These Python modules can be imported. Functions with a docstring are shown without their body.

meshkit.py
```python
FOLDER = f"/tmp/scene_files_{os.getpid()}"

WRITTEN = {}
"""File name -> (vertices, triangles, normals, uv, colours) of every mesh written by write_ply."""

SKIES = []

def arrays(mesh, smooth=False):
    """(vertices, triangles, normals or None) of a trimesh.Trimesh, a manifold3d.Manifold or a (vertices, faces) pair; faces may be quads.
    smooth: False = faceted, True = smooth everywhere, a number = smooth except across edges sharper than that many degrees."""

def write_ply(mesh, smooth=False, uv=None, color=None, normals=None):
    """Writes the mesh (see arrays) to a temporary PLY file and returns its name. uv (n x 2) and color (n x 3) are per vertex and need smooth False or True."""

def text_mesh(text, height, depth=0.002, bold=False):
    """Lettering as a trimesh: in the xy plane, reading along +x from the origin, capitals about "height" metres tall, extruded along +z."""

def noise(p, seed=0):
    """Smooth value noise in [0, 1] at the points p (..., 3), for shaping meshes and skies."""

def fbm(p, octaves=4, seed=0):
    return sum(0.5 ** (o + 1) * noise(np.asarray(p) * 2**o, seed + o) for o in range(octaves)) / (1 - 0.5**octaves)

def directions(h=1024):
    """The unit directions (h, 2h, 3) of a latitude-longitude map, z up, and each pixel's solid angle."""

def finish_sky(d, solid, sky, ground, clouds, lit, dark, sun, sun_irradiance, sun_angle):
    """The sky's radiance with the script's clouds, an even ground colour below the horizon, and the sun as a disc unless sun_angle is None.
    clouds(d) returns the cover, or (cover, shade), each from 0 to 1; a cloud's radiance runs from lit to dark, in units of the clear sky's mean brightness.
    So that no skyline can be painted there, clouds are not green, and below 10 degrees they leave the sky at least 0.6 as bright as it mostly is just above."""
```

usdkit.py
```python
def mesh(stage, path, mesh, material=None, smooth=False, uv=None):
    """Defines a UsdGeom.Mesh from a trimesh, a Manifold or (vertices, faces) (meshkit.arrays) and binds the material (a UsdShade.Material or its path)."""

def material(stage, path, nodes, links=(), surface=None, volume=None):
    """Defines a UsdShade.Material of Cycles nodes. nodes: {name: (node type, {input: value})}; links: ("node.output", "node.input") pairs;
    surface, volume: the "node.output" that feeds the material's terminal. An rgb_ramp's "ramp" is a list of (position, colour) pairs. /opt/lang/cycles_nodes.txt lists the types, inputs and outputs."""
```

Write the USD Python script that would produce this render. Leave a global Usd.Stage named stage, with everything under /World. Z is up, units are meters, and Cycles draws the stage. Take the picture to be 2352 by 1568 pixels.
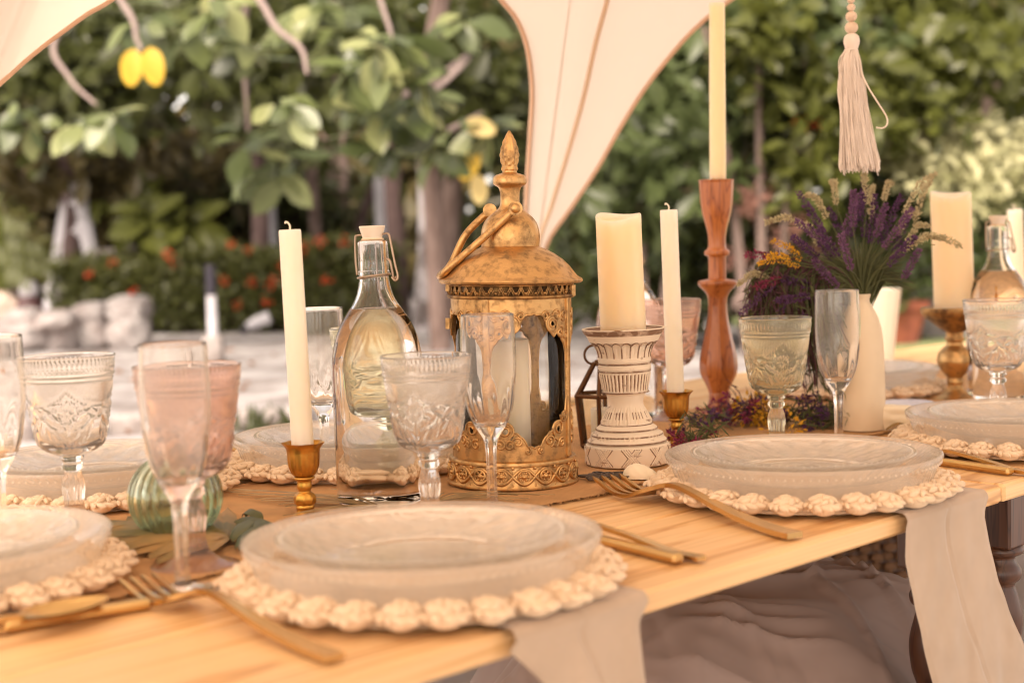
import math
import numpy as np
import trimesh
import usdkit
import meshkit
from shapely.geometry import Polygon, Point, LineString, box as sbox
from shapely.ops import unary_union
from scipy.spatial.transform import Rotation
from pxr import Usd, UsdGeom, UsdLux, UsdShade, Sdf, Gf, Vt

stage = Usd.Stage.CreateInMemory()
UsdGeom.SetStageUpAxis(stage, UsdGeom.Tokens.z)
UsdGeom.SetStageMetersPerUnit(stage, 1.0)
UsdGeom.Xform.Define(stage, '/World')
UsdGeom.Scope.Define(stage, '/World/Looks')

# ------------------------------------------------------------------ camera, sky, sun, exposure
FPX, HOR, ROLL, EYE, T = 3500.0, 540.0, 0.028, 0.305, 0.42     # lens in picture widths of 2352, table height
ZC = T + EYE
_p = math.atan((784 - HOR) / FPX)
FW = np.array([0, math.cos(_p), -math.sin(_p)])
_u0 = np.array([0, math.sin(_p), math.cos(_p)])
_r0 = np.array([1.0, 0, 0])
RT = math.cos(ROLL) * _r0 - math.sin(ROLL) * _u0
UP = math.sin(ROLL) * _r0 + math.cos(ROLL) * _u0
CAM = np.array([0, 0, ZC])
cam = UsdGeom.Camera.Define(stage, '/World/camera')
cam.AddTransformOp().Set(Gf.Matrix4d(*RT, 0, *UP, 0, *(-FW), 0, *CAM, 1))
cam.CreateHorizontalApertureAttr(36.0)
cam.CreateVerticalApertureAttr(36.0 * 682 / 1024)
cam.CreateFocalLengthAttr(36.0 * FPX / 2352)
cam.CreateClippingRangeAttr(Gf.Vec2f(0.05, 500))
cam.CreateFStopAttr(3.8)
cam.CreateFocusDistanceAttr(1.85)
cam.CreateExposureAttr(2.0)

SUN_DIR = np.array([-0.30, -0.60, 0.74]); SUN_DIR /= np.linalg.norm(SUN_DIR)
sun_el = math.asin(SUN_DIR[2]); sun_rot = math.atan2(SUN_DIR[0], SUN_DIR[1])
LOOK = '/World/Looks/'
sky_m = usdkit.material(stage, LOOK + 'sky', {
    's': ('sky_texture', dict(sky_type='single_scattering', sun_disc=False, sun_elevation=sun_el, sun_rotation=sun_rot, altitude=50.0, air_density=1.0, aerosol_density=2.0, ozone_density=1.0)),
    'bw': ('rgb_to_bw', {}),
    'w': ('mix', dict(mix_type='multiply', fac=1.0, color2=(1.0, 0.87, 0.76))),
    'tc': ('texture_coordinate', {}),
    'mp': ('mapping', dict(scale=(1.0, 1.0, 2.2))),
    'n': ('noise_texture', dict(scale=2.2, detail=6.0, roughness=0.55)),
    'r': ('rgb_ramp', dict(ramp=[(0.0, (0.72, 0.72, 0.72)), (0.42, (0.8, 0.8, 0.8)), (0.62, (1, 1, 1))])),
    'm': ('mix', {}),
    'b': ('background_shader', dict(strength=0.13)),
}, [('s.color', 'bw.color'), ('bw.val', 'w.color1'), ('tc.generated', 'mp.vector'), ('mp.vector', 'n.vector'), ('n.fac', 'r.fac'),
    ('r.color', 'm.fac'), ('s.color', 'm.color1'), ('w.color', 'm.color2'), ('m.color', 'b.color')], surface='b.background')
dome = UsdLux.DomeLight.Define(stage, '/World/sky')
UsdShade.MaterialBindingAPI.Apply(dome.GetPrim()).Bind(sky_m)
sun = UsdLux.DistantLight.Define(stage, '/World/sun')
sun.CreateIntensityAttr(0.40); sun.CreateAngleAttr(40.0); sun.CreateNormalizeAttr(True)
sun.CreateColorAttr(Gf.Vec3f(1.0, 0.84, 0.69))
_z = SUN_DIR; _x = np.cross([0, 0, 1.0], _z); _x /= np.linalg.norm(_x); _y = np.cross(_z, _x)
sun.AddTransformOp().Set(Gf.Matrix4d(*_x, 0, *_y, 0, *_z, 0, 0, 0, 10, 1))

# ------------------------------------------------------------------ places
def ray(x, y):
    d = FW * FPX + RT * (x - 1176) + UP * (784 - y)
    return d / d[1]
def P(x, y, z=T):                       # point at height z seen at that place of the photograph
    d = ray(x, y); return CAM + d * ((z - ZC) / d[2])
def Q(x, y, Y):                         # point at depth Y
    return CAM + ray(x, y) * Y
TH = math.radians(46)
UH = np.array([math.cos(TH), math.sin(TH), 0]); VH = np.array([-math.sin(TH), math.cos(TH), 0])
def W(u, v, z): return UH * u + VH * v + np.array([0, 0, z])
def PV(x, y, v):                        # point on the upright plane along the table at v
    d = ray(x, y); return CAM + d * ((v - CAM @ VH) / (d @ VH))
VF, VB, UL, UJ = 0.81, 1.90, 0.40, 1.655

# ------------------------------------------------------------------ scene helpers
_used = {}
def numbered(path):
    k = _used.get(path, 0); _used[path] = k + 1
    return path if k == 0 else '%s_%03d' % (path, k)
def tag(prim, label=None, cat=None, group=None, kind=None):
    for k, v in (('label', label), ('category', cat), ('group', group), ('kind', kind)):
        if v: prim.SetCustomDataByKey(k, v)
    return prim
def place(x, loc, rot, sc):
    xf = UsdGeom.Xformable(x)
    xf.AddTranslateOp().Set(Gf.Vec3d(*map(float, loc)))
    xf.AddRotateXYZOp().Set(Gf.Vec3f(*map(float, rot)))
    xf.AddScaleOp().Set(Gf.Vec3f(float(sc)) if np.ndim(sc) == 0 else Gf.Vec3f(*map(float, sc)))
def thing(name, label, cat, group=None, loc=(0, 0, 0), rot=(0, 0, 0), sc=1.0):
    x = UsdGeom.Xform.Define(stage, numbered('/World/' + name)); place(x, loc, rot, sc)
    return tag(x.GetPrim(), label, cat, group)
def part(parent, name, mesh, m, smooth=40, label=None, kind=None):
    o = usdkit.mesh(stage, numbered('%s/%s' % (parent.GetPath(), name)), mesh, m, smooth).GetPrim()
    return tag(o, label, kind=kind)
def single(name, mesh, m, label, cat, group=None, kind=None, smooth=40, loc=(0, 0, 0), rot=(0, 0, 0), sc=1.0):
    g = usdkit.mesh(stage, numbered('/World/' + name), mesh, m, smooth); place(g, loc, rot, sc)
    return tag(g.GetPrim(), label, cat, group, kind)
def dup(src, label, loc, rot=(0, 0, 0), sc=1.0, group=None):
    d = src.GetCustomData(); base = src.GetName()
    r = thing(base, label, d['category'], group or d.get('group'), loc, rot, sc)
    r.GetReferences().AddInternalReference(src.GetPath()); r.SetInstanceable(True)
    return r

# ------------------------------------------------------------------ mesh helpers
def cat(ms): return trimesh.util.concatenate(list(ms))
def grid_faces(n, m, wrap=False):
    i, j = np.meshgrid(np.arange(n - 1), np.arange(m if wrap else m - 1), indexing='ij')
    a = i * m + j; b = i * m + (j + 1) % m; c = (i + 1) * m + (j + 1) % m; d = (i + 1) * m + j
    return np.vstack([np.stack([a, b, c], -1).reshape(-1, 3), np.stack([a, c, d], -1).reshape(-1, 3)])
def tm(v, f): return trimesh.Trimesh(np.asarray(v, float).reshape(-1, 3), f, process=False)
def sheet(pts): n, m = pts.shape[:2]; return tm(pts, grid_faces(n, m))
def lathe(prof, n=64, disp=None, sub=0):
    """solid of revolution about z; prof (r, z) pairs; disp(theta, z, r, index) adds to the radius"""
    pr = np.array(prof, float)
    if sub:
        t = np.linspace(0, len(pr) - 1, (len(pr) - 1) * sub + 1); k = np.arange(len(pr))
        pr = np.stack([np.interp(t, k, pr[:, 0]), np.interp(t, k, pr[:, 1])], 1)
    th = np.linspace(0, 2 * np.pi, n, endpoint=False)
    r = np.repeat(pr[:, :1], n, 1); z = np.repeat(pr[:, 1:], n, 1); t = np.repeat(th[None], len(pr), 0)
    if disp is not None: r = r + np.where(r > 1e-6, disp(t, z, r), 0)
    v = np.stack([r * np.cos(t), r * np.sin(t), z], -1)
    f = grid_faces(len(pr), n, True)
    g = tm(v, f)
    a = g.area_faces; g.update_faces(a > 1e-14); g.merge_vertices()
    return g
def smoothprof(pts, n=6):
    """Catmull-Rom through (r, z) points"""
    p = np.array(pts, float); q = np.vstack([2 * p[0] - p[1], p, 2 * p[-1] - p[-2]]); out = []
    for i in range(1, len(q) - 2):
        t = np.linspace(0, 1, n, endpoint=False)[:, None]
        a, b, c, d = q[i - 1], q[i], q[i + 1], q[i + 2]
        out.append(0.5 * (2 * b + (c - a) * t + (2 * a - 5 * b + 4 * c - d) * t**2 + (3 * b - a - 3 * c + d) * t**3))
    r = np.vstack(out + [p[-1:]]); return r
def curve(pts, n=8):
    return smoothprof(pts, n)
def tube(pts, r, n=8, closed=False, flat=1.0, cap=True):
    p = np.asarray(pts, float); m = len(p)
    if closed: tg = np.roll(p, -1, 0) - np.roll(p, 1, 0)
    else: tg = np.gradient(p, axis=0)
    tg /= np.maximum(np.linalg.norm(tg, axis=1, keepdims=True), 1e-12)
    ref = np.array([0, 0, 1.0]) if abs(tg[0] @ [0, 0, 1]) < 0.9 else np.array([1.0, 0, 0])
    nn = np.cross(tg[0], ref); nn /= np.linalg.norm(nn); N = []
    for k in range(m):
        nn = nn - tg[k] * (nn @ tg[k]); nn /= max(np.linalg.norm(nn), 1e-12); N.append(nn)
    N = np.array(N); B = np.cross(tg, N); r = np.broadcast_to(np.asarray(r, float), m)[:, None, None]
    a = np.linspace(0, 2 * np.pi, n, endpoint=False)
    v = p[:, None] + r * (np.cos(a)[None, :, None] * N[:, None] + flat * np.sin(a)[None, :, None] * B[:, None])
    if closed:
        f = grid_faces(m + 1, n, True) % (m * n); return tm(v, f)
    f = grid_faces(m, n, True); v = v.reshape(-1, 3)
    if cap:
        k = np.arange(n); v = np.vstack([v, p[0], p[-1]])
        f = np.vstack([f, np.stack([k, np.full(n, m * n), (k + 1) % n], -1), np.stack([(m - 1) * n + (k + 1) % n, np.full(n, m * n + 1), (m - 1) * n + k], -1)])
    return tm(v, f)
_ico = {k: trimesh.creation.icosphere(subdivisions=k) for k in (0, 1, 2, 3)}
def batch(tmpl, mats):
    """copies of a template under n 4x4 matrices as one mesh"""
    v, f = np.asarray(tmpl.vertices), np.asarray(tmpl.faces); mats = np.asarray(mats)
    V = np.einsum('nij,kj->nki', mats[:, :3, :3], v) + mats[:, None, :3, 3]
    F = (f[None] + (np.arange(len(mats)) * len(v))[:, None, None]).reshape(-1, 3)
    return tm(V.reshape(-1, 3), F)
def frame(x, z=(0, 0, 1.0)):
    """rotations whose first column is x and third column is near z"""
    x = np.atleast_2d(np.asarray(x, float)); x = x / np.linalg.norm(x, axis=1, keepdims=True)
    z = np.broadcast_to(np.asarray(z, float), x.shape)
    y = np.cross(z, x); ln = np.linalg.norm(y, axis=1, keepdims=True); y = np.where(ln > 1e-6, y / np.maximum(ln, 1e-9), [0, 1.0, 0]); z = np.cross(x, y)
    return np.stack([x, y, z], -1)
def mats(pos, rot, scale):
    n = len(pos); m = np.zeros((n, 4, 4)); s = np.broadcast_to(np.asarray(scale, float).reshape(-1, 1) if np.ndim(scale) == 1 and len(np.atleast_1d(scale)) == n and n != 3 else scale, (n, 3))
    m[:, :3, :3] = rot * s[:, None, :]; m[:, :3, 3] = pos; m[:, 3, 3] = 1; return m
def rbox(sx, sy, sz, b=0.003, z0=0.0, cx=0.0, cy=0.0):
    """box with chamfered edges, its base at z0"""
    e = np.array([sx, sy, sz]) / 2; pts = []
    for s in np.ndindex(2, 2, 2):
        s = np.array(s) * 2 - 1
        for k in range(3):
            q = e - b; q = q.copy(); q[k] = e[k]; pts.append(s * q)
    h = trimesh.convex.convex_hull(np.array(pts)); h.apply_translation([cx, cy, z0 + sz / 2]); return h
def rotz(a): c, s = math.cos(a), math.sin(a); return np.array([[c, -s, 0], [s, c, 0], [0, 0, 1.0]])
def extrude(poly, h):
    return cat([trimesh.creation.extrude_polygon(g, h, engine='earcut') for g in getattr(poly, 'geoms', [poly])])
def hsh(*a): return np.random.default_rng(abs(hash(tuple(a))) % (2**32)) if False else np.random.default_rng([int(abs(x) * 1000) for x in a])

# ------------------------------------------------------------------ materials
def M(name, col, rough=0.5, metal=0.0, col2=None, nscale=20.0, stretch=(1, 1, 1), lo=0.35, hi=0.65, detail=4.0, bump=0.0, bscale=80.0, bdist=0.002,
      trans=0.0, ior=1.45, sss=0.0, sssr=(1, 0.6, 0.3), ssss=0.01, spec=0.5, sheen=0.0, coat=0.0, rough2=None, rnd=None, translucent=None, bstretch=None, distort=0.0, coords='object', thin=False):
    n = {'p': ('principled_bsdf', dict(base_color=col, roughness=rough, metallic=metal, transmission_weight=trans, ior=ior, subsurface_weight=sss,
               subsurface_radius=sssr, subsurface_scale=ssss, specular_ior_level=spec, sheen_weight=sheen, coat_weight=coat)),
         'tc': ('texture_coordinate', {}), 'mp': ('mapping', dict(scale=stretch))}
    l = [('tc.' + coords, 'mp.vector')]
    if col2 is not None:
        n['n'] = ('noise_texture', dict(scale=nscale, detail=detail, roughness=0.6, distortion=distort))
        n['r'] = ('rgb_ramp', dict(ramp=[(lo, col), (hi, col2)]))
        l += [('mp.vector', 'n.vector'), ('n.fac', 'r.fac'), ('r.color', 'p.base_color')]
        if rough2 is not None:
            n['rr'] = ('map_range', dict(from_min=lo, from_max=hi, to_min=rough, to_max=rough2, clamp=True)); l += [('n.fac', 'rr.value'), ('rr.result', 'p.roughness')]
    if rnd is not None:                     # ramp of colours by island (one leaf, one stone)
        n['g'] = ('geometry', {}); n['r'] = ('rgb_ramp', dict(ramp=rnd)); l += [('g.random_per_island', 'r.fac'), ('r.color', 'p.base_color')]
    if bump:
        n['bn'] = ('noise_texture', dict(scale=bscale, detail=5.0, roughness=0.6)); n['bm'] = ('mapping', dict(scale=bstretch or stretch))
        n['b'] = ('bump', dict(strength=bump, distance=bdist))
        l += [('tc.' + coords, 'bm.vector'), ('bm.vector', 'bn.vector'), ('bn.fac', 'b.height'), ('b.normal', 'p.normal')]
    s = 'p.BSDF'
    if translucent:
        n['t'] = ('translucent_bsdf', dict(color=col)); n['mx'] = ('mix_closure', dict(fac=translucent))
        if 'r' in n: l.append(('r.color', 't.color'))
        l += [('p.BSDF', 'mx.closure1'), ('t.BSDF', 'mx.closure2')]; s = 'mx.closure'
    return usdkit.material(stage, LOOK + name, n, l, surface=s)

def wood(name, c1, c2, c3, rough=0.45, scale=1.0, coat=0.0, up=False):
    o = (lambda a, b: (b, b, a)) if up else (lambda a, b: (a, b, b))
    return usdkit.material(stage, LOOK + name, {
        'tc': ('texture_coordinate', {}), 'oi': ('object_info', {}), 'ml': ('math', dict(math_type='multiply', value2=23.0)),
        'mp': ('mapping', dict(scale=o(0.55 * scale, 7.0 * scale))), 'n': ('noise_texture', dict(dimensions='4D', scale=2.2, detail=3.0, roughness=0.5, distortion=0.8)),
        'mu': ('math', dict(math_type='multiply', value2=11.0)), 'fr': ('math', dict(math_type='pingpong', value2=1.0)),
        'mp2': ('mapping', dict(scale=o(4.0 * scale, 260.0 * scale))), 'n2': ('noise_texture', dict(scale=1.0, detail=4.0)),
        'mp3': ('mapping', dict(scale=o(0.8 * scale, 2.2 * scale))), 'n3': ('noise_texture', dict(dimensions='4D', scale=1.6, detail=2.0)),
        'r': ('rgb_ramp', dict(ramp=[(0.0, c1), (0.55, c1), (0.85, c2), (1.0, c3)])),
        'r2': ('rgb_ramp', dict(ramp=[(0.3, (0.86, 0.84, 0.80)), (0.7, (1.06, 1.05, 1.04))])),
        'r3': ('rgb_ramp', dict(ramp=[(0.3, (0.86, 0.84, 0.82)), (0.7, (1.1, 1.1, 1.1))])),
        'm': ('mix', dict(mix_type='multiply', fac=1.0)), 'm3': ('mix', dict(mix_type='multiply', fac=1.0)),
        'b': ('bump', dict(strength=0.15, distance=0.0006)), 'p': ('principled_bsdf', dict(roughness=rough, coat_weight=coat, coat_roughness=0.25)),
    }, [('tc.object', 'mp.vector'), ('mp.vector', 'n.vector'), ('oi.random', 'ml.value1'), ('ml.value', 'n.w'), ('n.fac', 'mu.value1'), ('mu.value', 'fr.value1'), ('fr.value', 'r.fac'),
        ('tc.object', 'mp2.vector'), ('mp2.vector', 'n2.vector'), ('n2.fac', 'r2.fac'), ('tc.object', 'mp3.vector'), ('mp3.vector', 'n3.vector'), ('ml.value', 'n3.w'), ('n3.fac', 'r3.fac'),
        ('r.color', 'm.color1'), ('r2.color', 'm.color2'), ('m.color', 'm3.color1'), ('r3.color', 'm3.color2'),
        ('m3.color', 'p.base_color'), ('n2.fac', 'b.height'), ('b.normal', 'p.normal')], surface='p.BSDF')

m_pine = wood('pine_wood', (0.80, 0.515, 0.25), (0.71, 0.415, 0.17), (0.52, 0.255, 0.085), 0.42, 1.0, 0.15)
m_darkwood = wood('dark_wood', (0.085, 0.032, 0.014), (0.06, 0.02, 0.009), (0.035, 0.012, 0.006), 0.4, 2.0, 0.2, True)
m_mahog = wood('mahogany_wood', (0.44, 0.145, 0.036), (0.35, 0.10, 0.024), (0.21, 0.056, 0.014), 0.35, 3.0, 0.35, True)
m_wax = M('ivory_wax', (0.78, 0.63, 0.48), 0.42, sss=0.6, ssss=0.012, sssr=(1, 0.75, 0.45), bump=0.06, bscale=35)
m_wax_y = M('yellow_wax', (0.78, 0.565, 0.35), 0.42, sss=0.6, ssss=0.012, sssr=(1, 0.7, 0.4), bump=0.05, bscale=35)
m_wick = M('wick', (0.8, 0.7, 0.55), 0.9)
m_gold = M('antique_gold', (0.62, 0.375, 0.155), 0.34, 1.0, (0.30, 0.185, 0.085), 90.0, lo=0.43, hi=0.68, detail=9, rough2=0.6, bump=0.35, bscale=150, bdist=0.0010)
m_golddark = M('dark_antique_gold', (0.42, 0.24, 0.09), 0.42, 1.0, (0.14, 0.08, 0.04), 60.0, lo=0.42, hi=0.62, rough2=0.6, bump=0.2, bscale=160, bdist=0.0006)
m_brass = M('brass', (0.62, 0.33, 0.07), 0.36, 1.0, (0.36, 0.17, 0.035), 40.0, lo=0.4, hi=0.7, bump=0.1, bscale=200, bdist=0.0004)
m_cutlery = M('brushed_gold', (0.62, 0.41, 0.17), 0.27, 1.0, bump=0.05, bscale=300, bdist=0.0003)
m_wire = M('bail_wire', (0.40, 0.30, 0.22), 0.38, 1.0)
m_bronze = M('dark_bronze', (0.12, 0.06, 0.03), 0.45, 1.0)
m_ceramic = M('ceramic_stopper', (0.72, 0.62, 0.50), 0.35)
m_rubber = M('rubber_seal', (0.75, 0.55, 0.35), 0.6)
def glass(name, col, body=0.0, rough=0.01, ior=1.44, bump=0.0, bscale=60.0, bdist=0.001):
    """solid glass; body is a faint milky colour mixed in to lighten the glass"""
    n = {'tc': ('texture_coordinate', {}), 'p': ('principled_bsdf', dict(base_color=col, roughness=rough, transmission_weight=1.0, ior=ior)), 'd': ('diffuse_bsdf', dict(color=col)), 't': ('translucent_bsdf', dict(color=col)), 'dm': ('mix_closure', dict(fac=0.5)), 'm': ('mix_closure', dict(fac=body))}
    l = [('d.BSDF', 'dm.closure1'), ('t.BSDF', 'dm.closure2'), ('p.BSDF', 'm.closure1'), ('dm.closure', 'm.closure2')]
    if bump:
        n['n'] = ('noise_texture', dict(scale=bscale, detail=3.0)); n['b'] = ('bump', dict(strength=bump, distance=bdist)); l += [('tc.object', 'n.vector'), ('n.fac', 'b.height'), ('b.normal', 'p.normal')]
    return usdkit.material(stage, LOOK + name, n, l, surface='m.closure')
def frosted(name, col, body, bump, bscale, rough):
    """pressed glass: clear sheen over a faintly milky body"""
    return usdkit.material(stage, LOOK + name, {
        'tc': ('texture_coordinate', {}), 'n': ('noise_texture', dict(scale=bscale, detail=4.0)), 'b': ('bump', dict(strength=bump, distance=0.0009)),
        'f0': ('fresnel', dict(IOR=1.45)), 'f': ('math', dict(math_type='multiply', value2=0.7)), 't': ('transparent_bsdf', dict(color=(0.97, 0.95, 0.92))), 'g': ('glossy_bsdf', dict(color=(1, 1, 1), roughness=rough)),
        'd': ('diffuse_bsdf', dict(color=col)), 'tl': ('translucent_bsdf', dict(color=col)), 'dm': ('mix_closure', dict(fac=0.5)), 'm1': ('mix_closure', dict(fac=body)), 'm2': ('mix_closure', {})},
        [('f0.fac', 'f.value1'), ('tc.object', 'n.vector'), ('n.fac', 'b.height'), ('b.normal', 'g.normal'), ('b.normal', 'd.normal'), ('d.BSDF', 'dm.closure1'), ('tl.BSDF', 'dm.closure2'), ('t.BSDF', 'm1.closure1'), ('dm.closure', 'm1.closure2'),
         ('f.value', 'm2.fac'), ('m1.closure', 'm2.closure1'), ('g.BSDF', 'm2.closure2')], surface='m2.closure')
m_plateg = frosted('pressed_plate_glass', (0.98, 0.86, 0.72), 0.24, 1.0, 150, 0.09)
m_innerg = frosted('dinner_plate_glass', (0.98, 0.87, 0.74), 0.16, 1.0, 80, 0.045)
m_clear = glass('clear_glass', (0.995, 0.968, 0.93), 0.035)
m_press = glass('clear_pressed_glass', (0.992, 0.955, 0.905), 0.06)
m_pinkg = glass('pink_glass', (0.94, 0.755, 0.675), 0.06)
m_greeng = glass('pale_green_glass', (0.96, 0.93, 0.76), 0.06)
m_ballg = glass('sea_green_glass', (0.70, 0.82, 0.69), 0.0, bump=0.2, bscale=40)
m_bottle = glass('bottle_glass', (0.98, 0.972, 0.945), 0.0, bump=0.05, bscale=25, bdist=0.0015)
m_water = glass('water', (1, 0.99, 0.975), 0.0, ior=1.33)
m_pane = usdkit.material(stage, LOOK + 'window_glass', {'f': ('fresnel', dict(IOR=1.5)), 't': ('transparent_bsdf', dict(color=(0.96, 0.96, 0.94))), 'g': ('glossy_bsdf', dict(color=(0.9, 0.9, 0.9), roughness=0.03)), 'm': ('mix_closure', {})},
    [('f.fac', 'm.fac'), ('t.BSDF', 'm.closure1'), ('g.BSDF', 'm.closure2')], surface='m.closure')
m_raffia = M('raffia', (0.84, 0.69, 0.50), 0.7, rnd=[(0, (0.74, 0.56, 0.38)), (0.3, (0.86, 0.71, 0.54)), (1, (0.93, 0.83, 0.69))], bump=0.7, bscale=420, bdist=0.0012, sheen=0.1)
m_straw_core = M('raffia_core', (0.74, 0.56, 0.38), 0.85, bump=0.6, bscale=300)  # darker filling: shadow of the gaps between stitches put into the colour
m_linen = M('linen_napkin', (0.47, 0.345, 0.245), 0.9, col2=(0.41, 0.30, 0.21), nscale=9, bump=0.35, bscale=900, bdist=0.0004, sheen=0.25)
m_burlap = None
m_whitewash = M('whitewashed_wood', (0.76, 0.63, 0.48), 0.75, col2=(0.20, 0.10, 0.05), nscale=34, stretch=(1, 1, 3), lo=0.62, hi=0.70, detail=8, bump=0.3, bscale=150, bdist=0.0006)
m_washdark = M('bare_wood_wear', (0.22, 0.125, 0.075), 0.7, col2=(0.60, 0.46, 0.34), nscale=70, lo=0.48, hi=0.68)
m_vase = M('cream_vase', (0.74, 0.60, 0.42), 0.55, col2=(0.68, 0.54, 0.37), nscale=12, bump=0.05, bscale=60)
m_whitepot = M('chalky_white_pot', (0.72, 0.66, 0.55), 0.8, col2=(0.55, 0.55, 0.42), nscale=16, lo=0.55, hi=0.8)
m_cotton = M('cotton_yarn', (0.82, 0.70, 0.60), 0.9, sheen=0.3, bump=0.3, bscale=500, bdist=0.0006)
m_bead = M('wooden_bead', (0.72, 0.56, 0.42), 0.6, col2=(0.64, 0.48, 0.35), nscale=60)
m_shell = M('seashell', (0.85, 0.72, 0.52), 0.4)
m_pewter = M('dark_lace_metal', (0.10, 0.07, 0.05), 0.5, 0.6)
m_palm = M('dried_palm', (0.14, 0.11, 0.035), 0.5, col2=(0.34, 0.19, 0.06), nscale=12, stretch=(1, 1, 1), lo=0.4, hi=0.62)
m_straw = M('dried_blades', (0.20, 0.12, 0.045), 0.6, col2=(0.42, 0.27, 0.12), nscale=30)

# burlap: woven threads
m_burlap = usdkit.material(stage, LOOK + 'burlap', {
    'tc': ('texture_coordinate', {}), 'wx': ('wave_texture', dict(bands_direction='x', scale=240.0, distortion=1.5, detail=2.0, detail_scale=2.0)), 'wy': ('wave_texture', dict(bands_direction='y', scale=240.0, distortion=1.5, detail=2.0, detail_scale=2.0)),
    'mx': ('math', dict(math_type='maximum')), 'n': ('noise_texture', dict(scale=14.0, detail=5.0)), 'r': ('rgb_ramp', dict(ramp=[(0.2, (0.40, 0.18, 0.06)), (0.75, (0.80, 0.44, 0.18))])),
    'r2': ('rgb_ramp', dict(ramp=[(0.3, (0.8, 0.8, 0.8)), (0.7, (1.1, 1.1, 1.1))])), 'm': ('mix', dict(mix_type='multiply', fac=1.0)),
    'b': ('bump', dict(strength=0.8, distance=0.0015)), 'p': ('principled_bsdf', dict(roughness=0.9))},
    [('tc.object', 'wx.vector'), ('tc.object', 'wy.vector'), ('tc.object', 'n.vector'), ('wx.fac', 'mx.value1'), ('wy.fac', 'mx.value2'), ('mx.value', 'r.fac'), ('n.fac', 'r2.fac'),
     ('r.color', 'm.color1'), ('r2.color', 'm.color2'), ('m.color', 'p.base_color'), ('mx.value', 'b.height'), ('b.normal', 'p.normal')], surface='p.BSDF')
m_tent = M('tent_cloth', (0.72, 0.61, 0.50), 0.85, translucent=0.5, bump=0.05, bscale=8, bdist=0.01)
m_trim = M('tent_trim', (0.60, 0.39, 0.26), 0.8)
m_seam = M('tent_seam', (0.62, 0.44, 0.29), 0.8)
m_gravel = M('white_gravel', (0.43, 0.40, 0.39), 0.9, col2=(0.17, 0.135, 0.12), nscale=2.6, lo=0.42, hi=0.66, detail=8, bump=0.8, bscale=40, bdist=0.03)
m_lawn = M('lawn', (0.16, 0.20, 0.07), 0.9, col2=(0.27, 0.30, 0.14), nscale=6)
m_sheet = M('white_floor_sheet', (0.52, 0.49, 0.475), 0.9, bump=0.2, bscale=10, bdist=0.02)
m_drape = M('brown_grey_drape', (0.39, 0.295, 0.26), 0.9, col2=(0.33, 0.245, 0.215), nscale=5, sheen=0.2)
m_wicker = M('wicker', (0.30, 0.17, 0.085), 0.7, rnd=[(0, (0.20, 0.10, 0.045)), (1, (0.42, 0.26, 0.14))])
m_stone = M('rough_pale_stone', (0.37, 0.335, 0.32), 0.9, col2=(0.16, 0.11, 0.10), nscale=4.5, lo=0.45, hi=0.7, bump=0.8, bscale=14, bdist=0.05)
m_edging = M('edging_stone', (0.36, 0.32, 0.30), 0.9, col2=(0.20, 0.165, 0.15), nscale=9, bump=0.5, bscale=30, bdist=0.02)
m_bark = M('brown_bark', (0.13, 0.085, 0.07), 0.9, col2=(0.25, 0.18, 0.155), nscale=5, stretch=(2, 2, 0.6), bump=0.8, bscale=12, bdist=0.03)
m_barkd = M('dark_bark', (0.06, 0.036, 0.034), 0.9, col2=(0.11, 0.072, 0.066), nscale=6)
m_barkpale = M('pale_lichen_bark', (0.42, 0.39, 0.40), 0.9, col2=(0.10, 0.08, 0.075), nscale=5, lo=0.45, hi=0.62)
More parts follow.
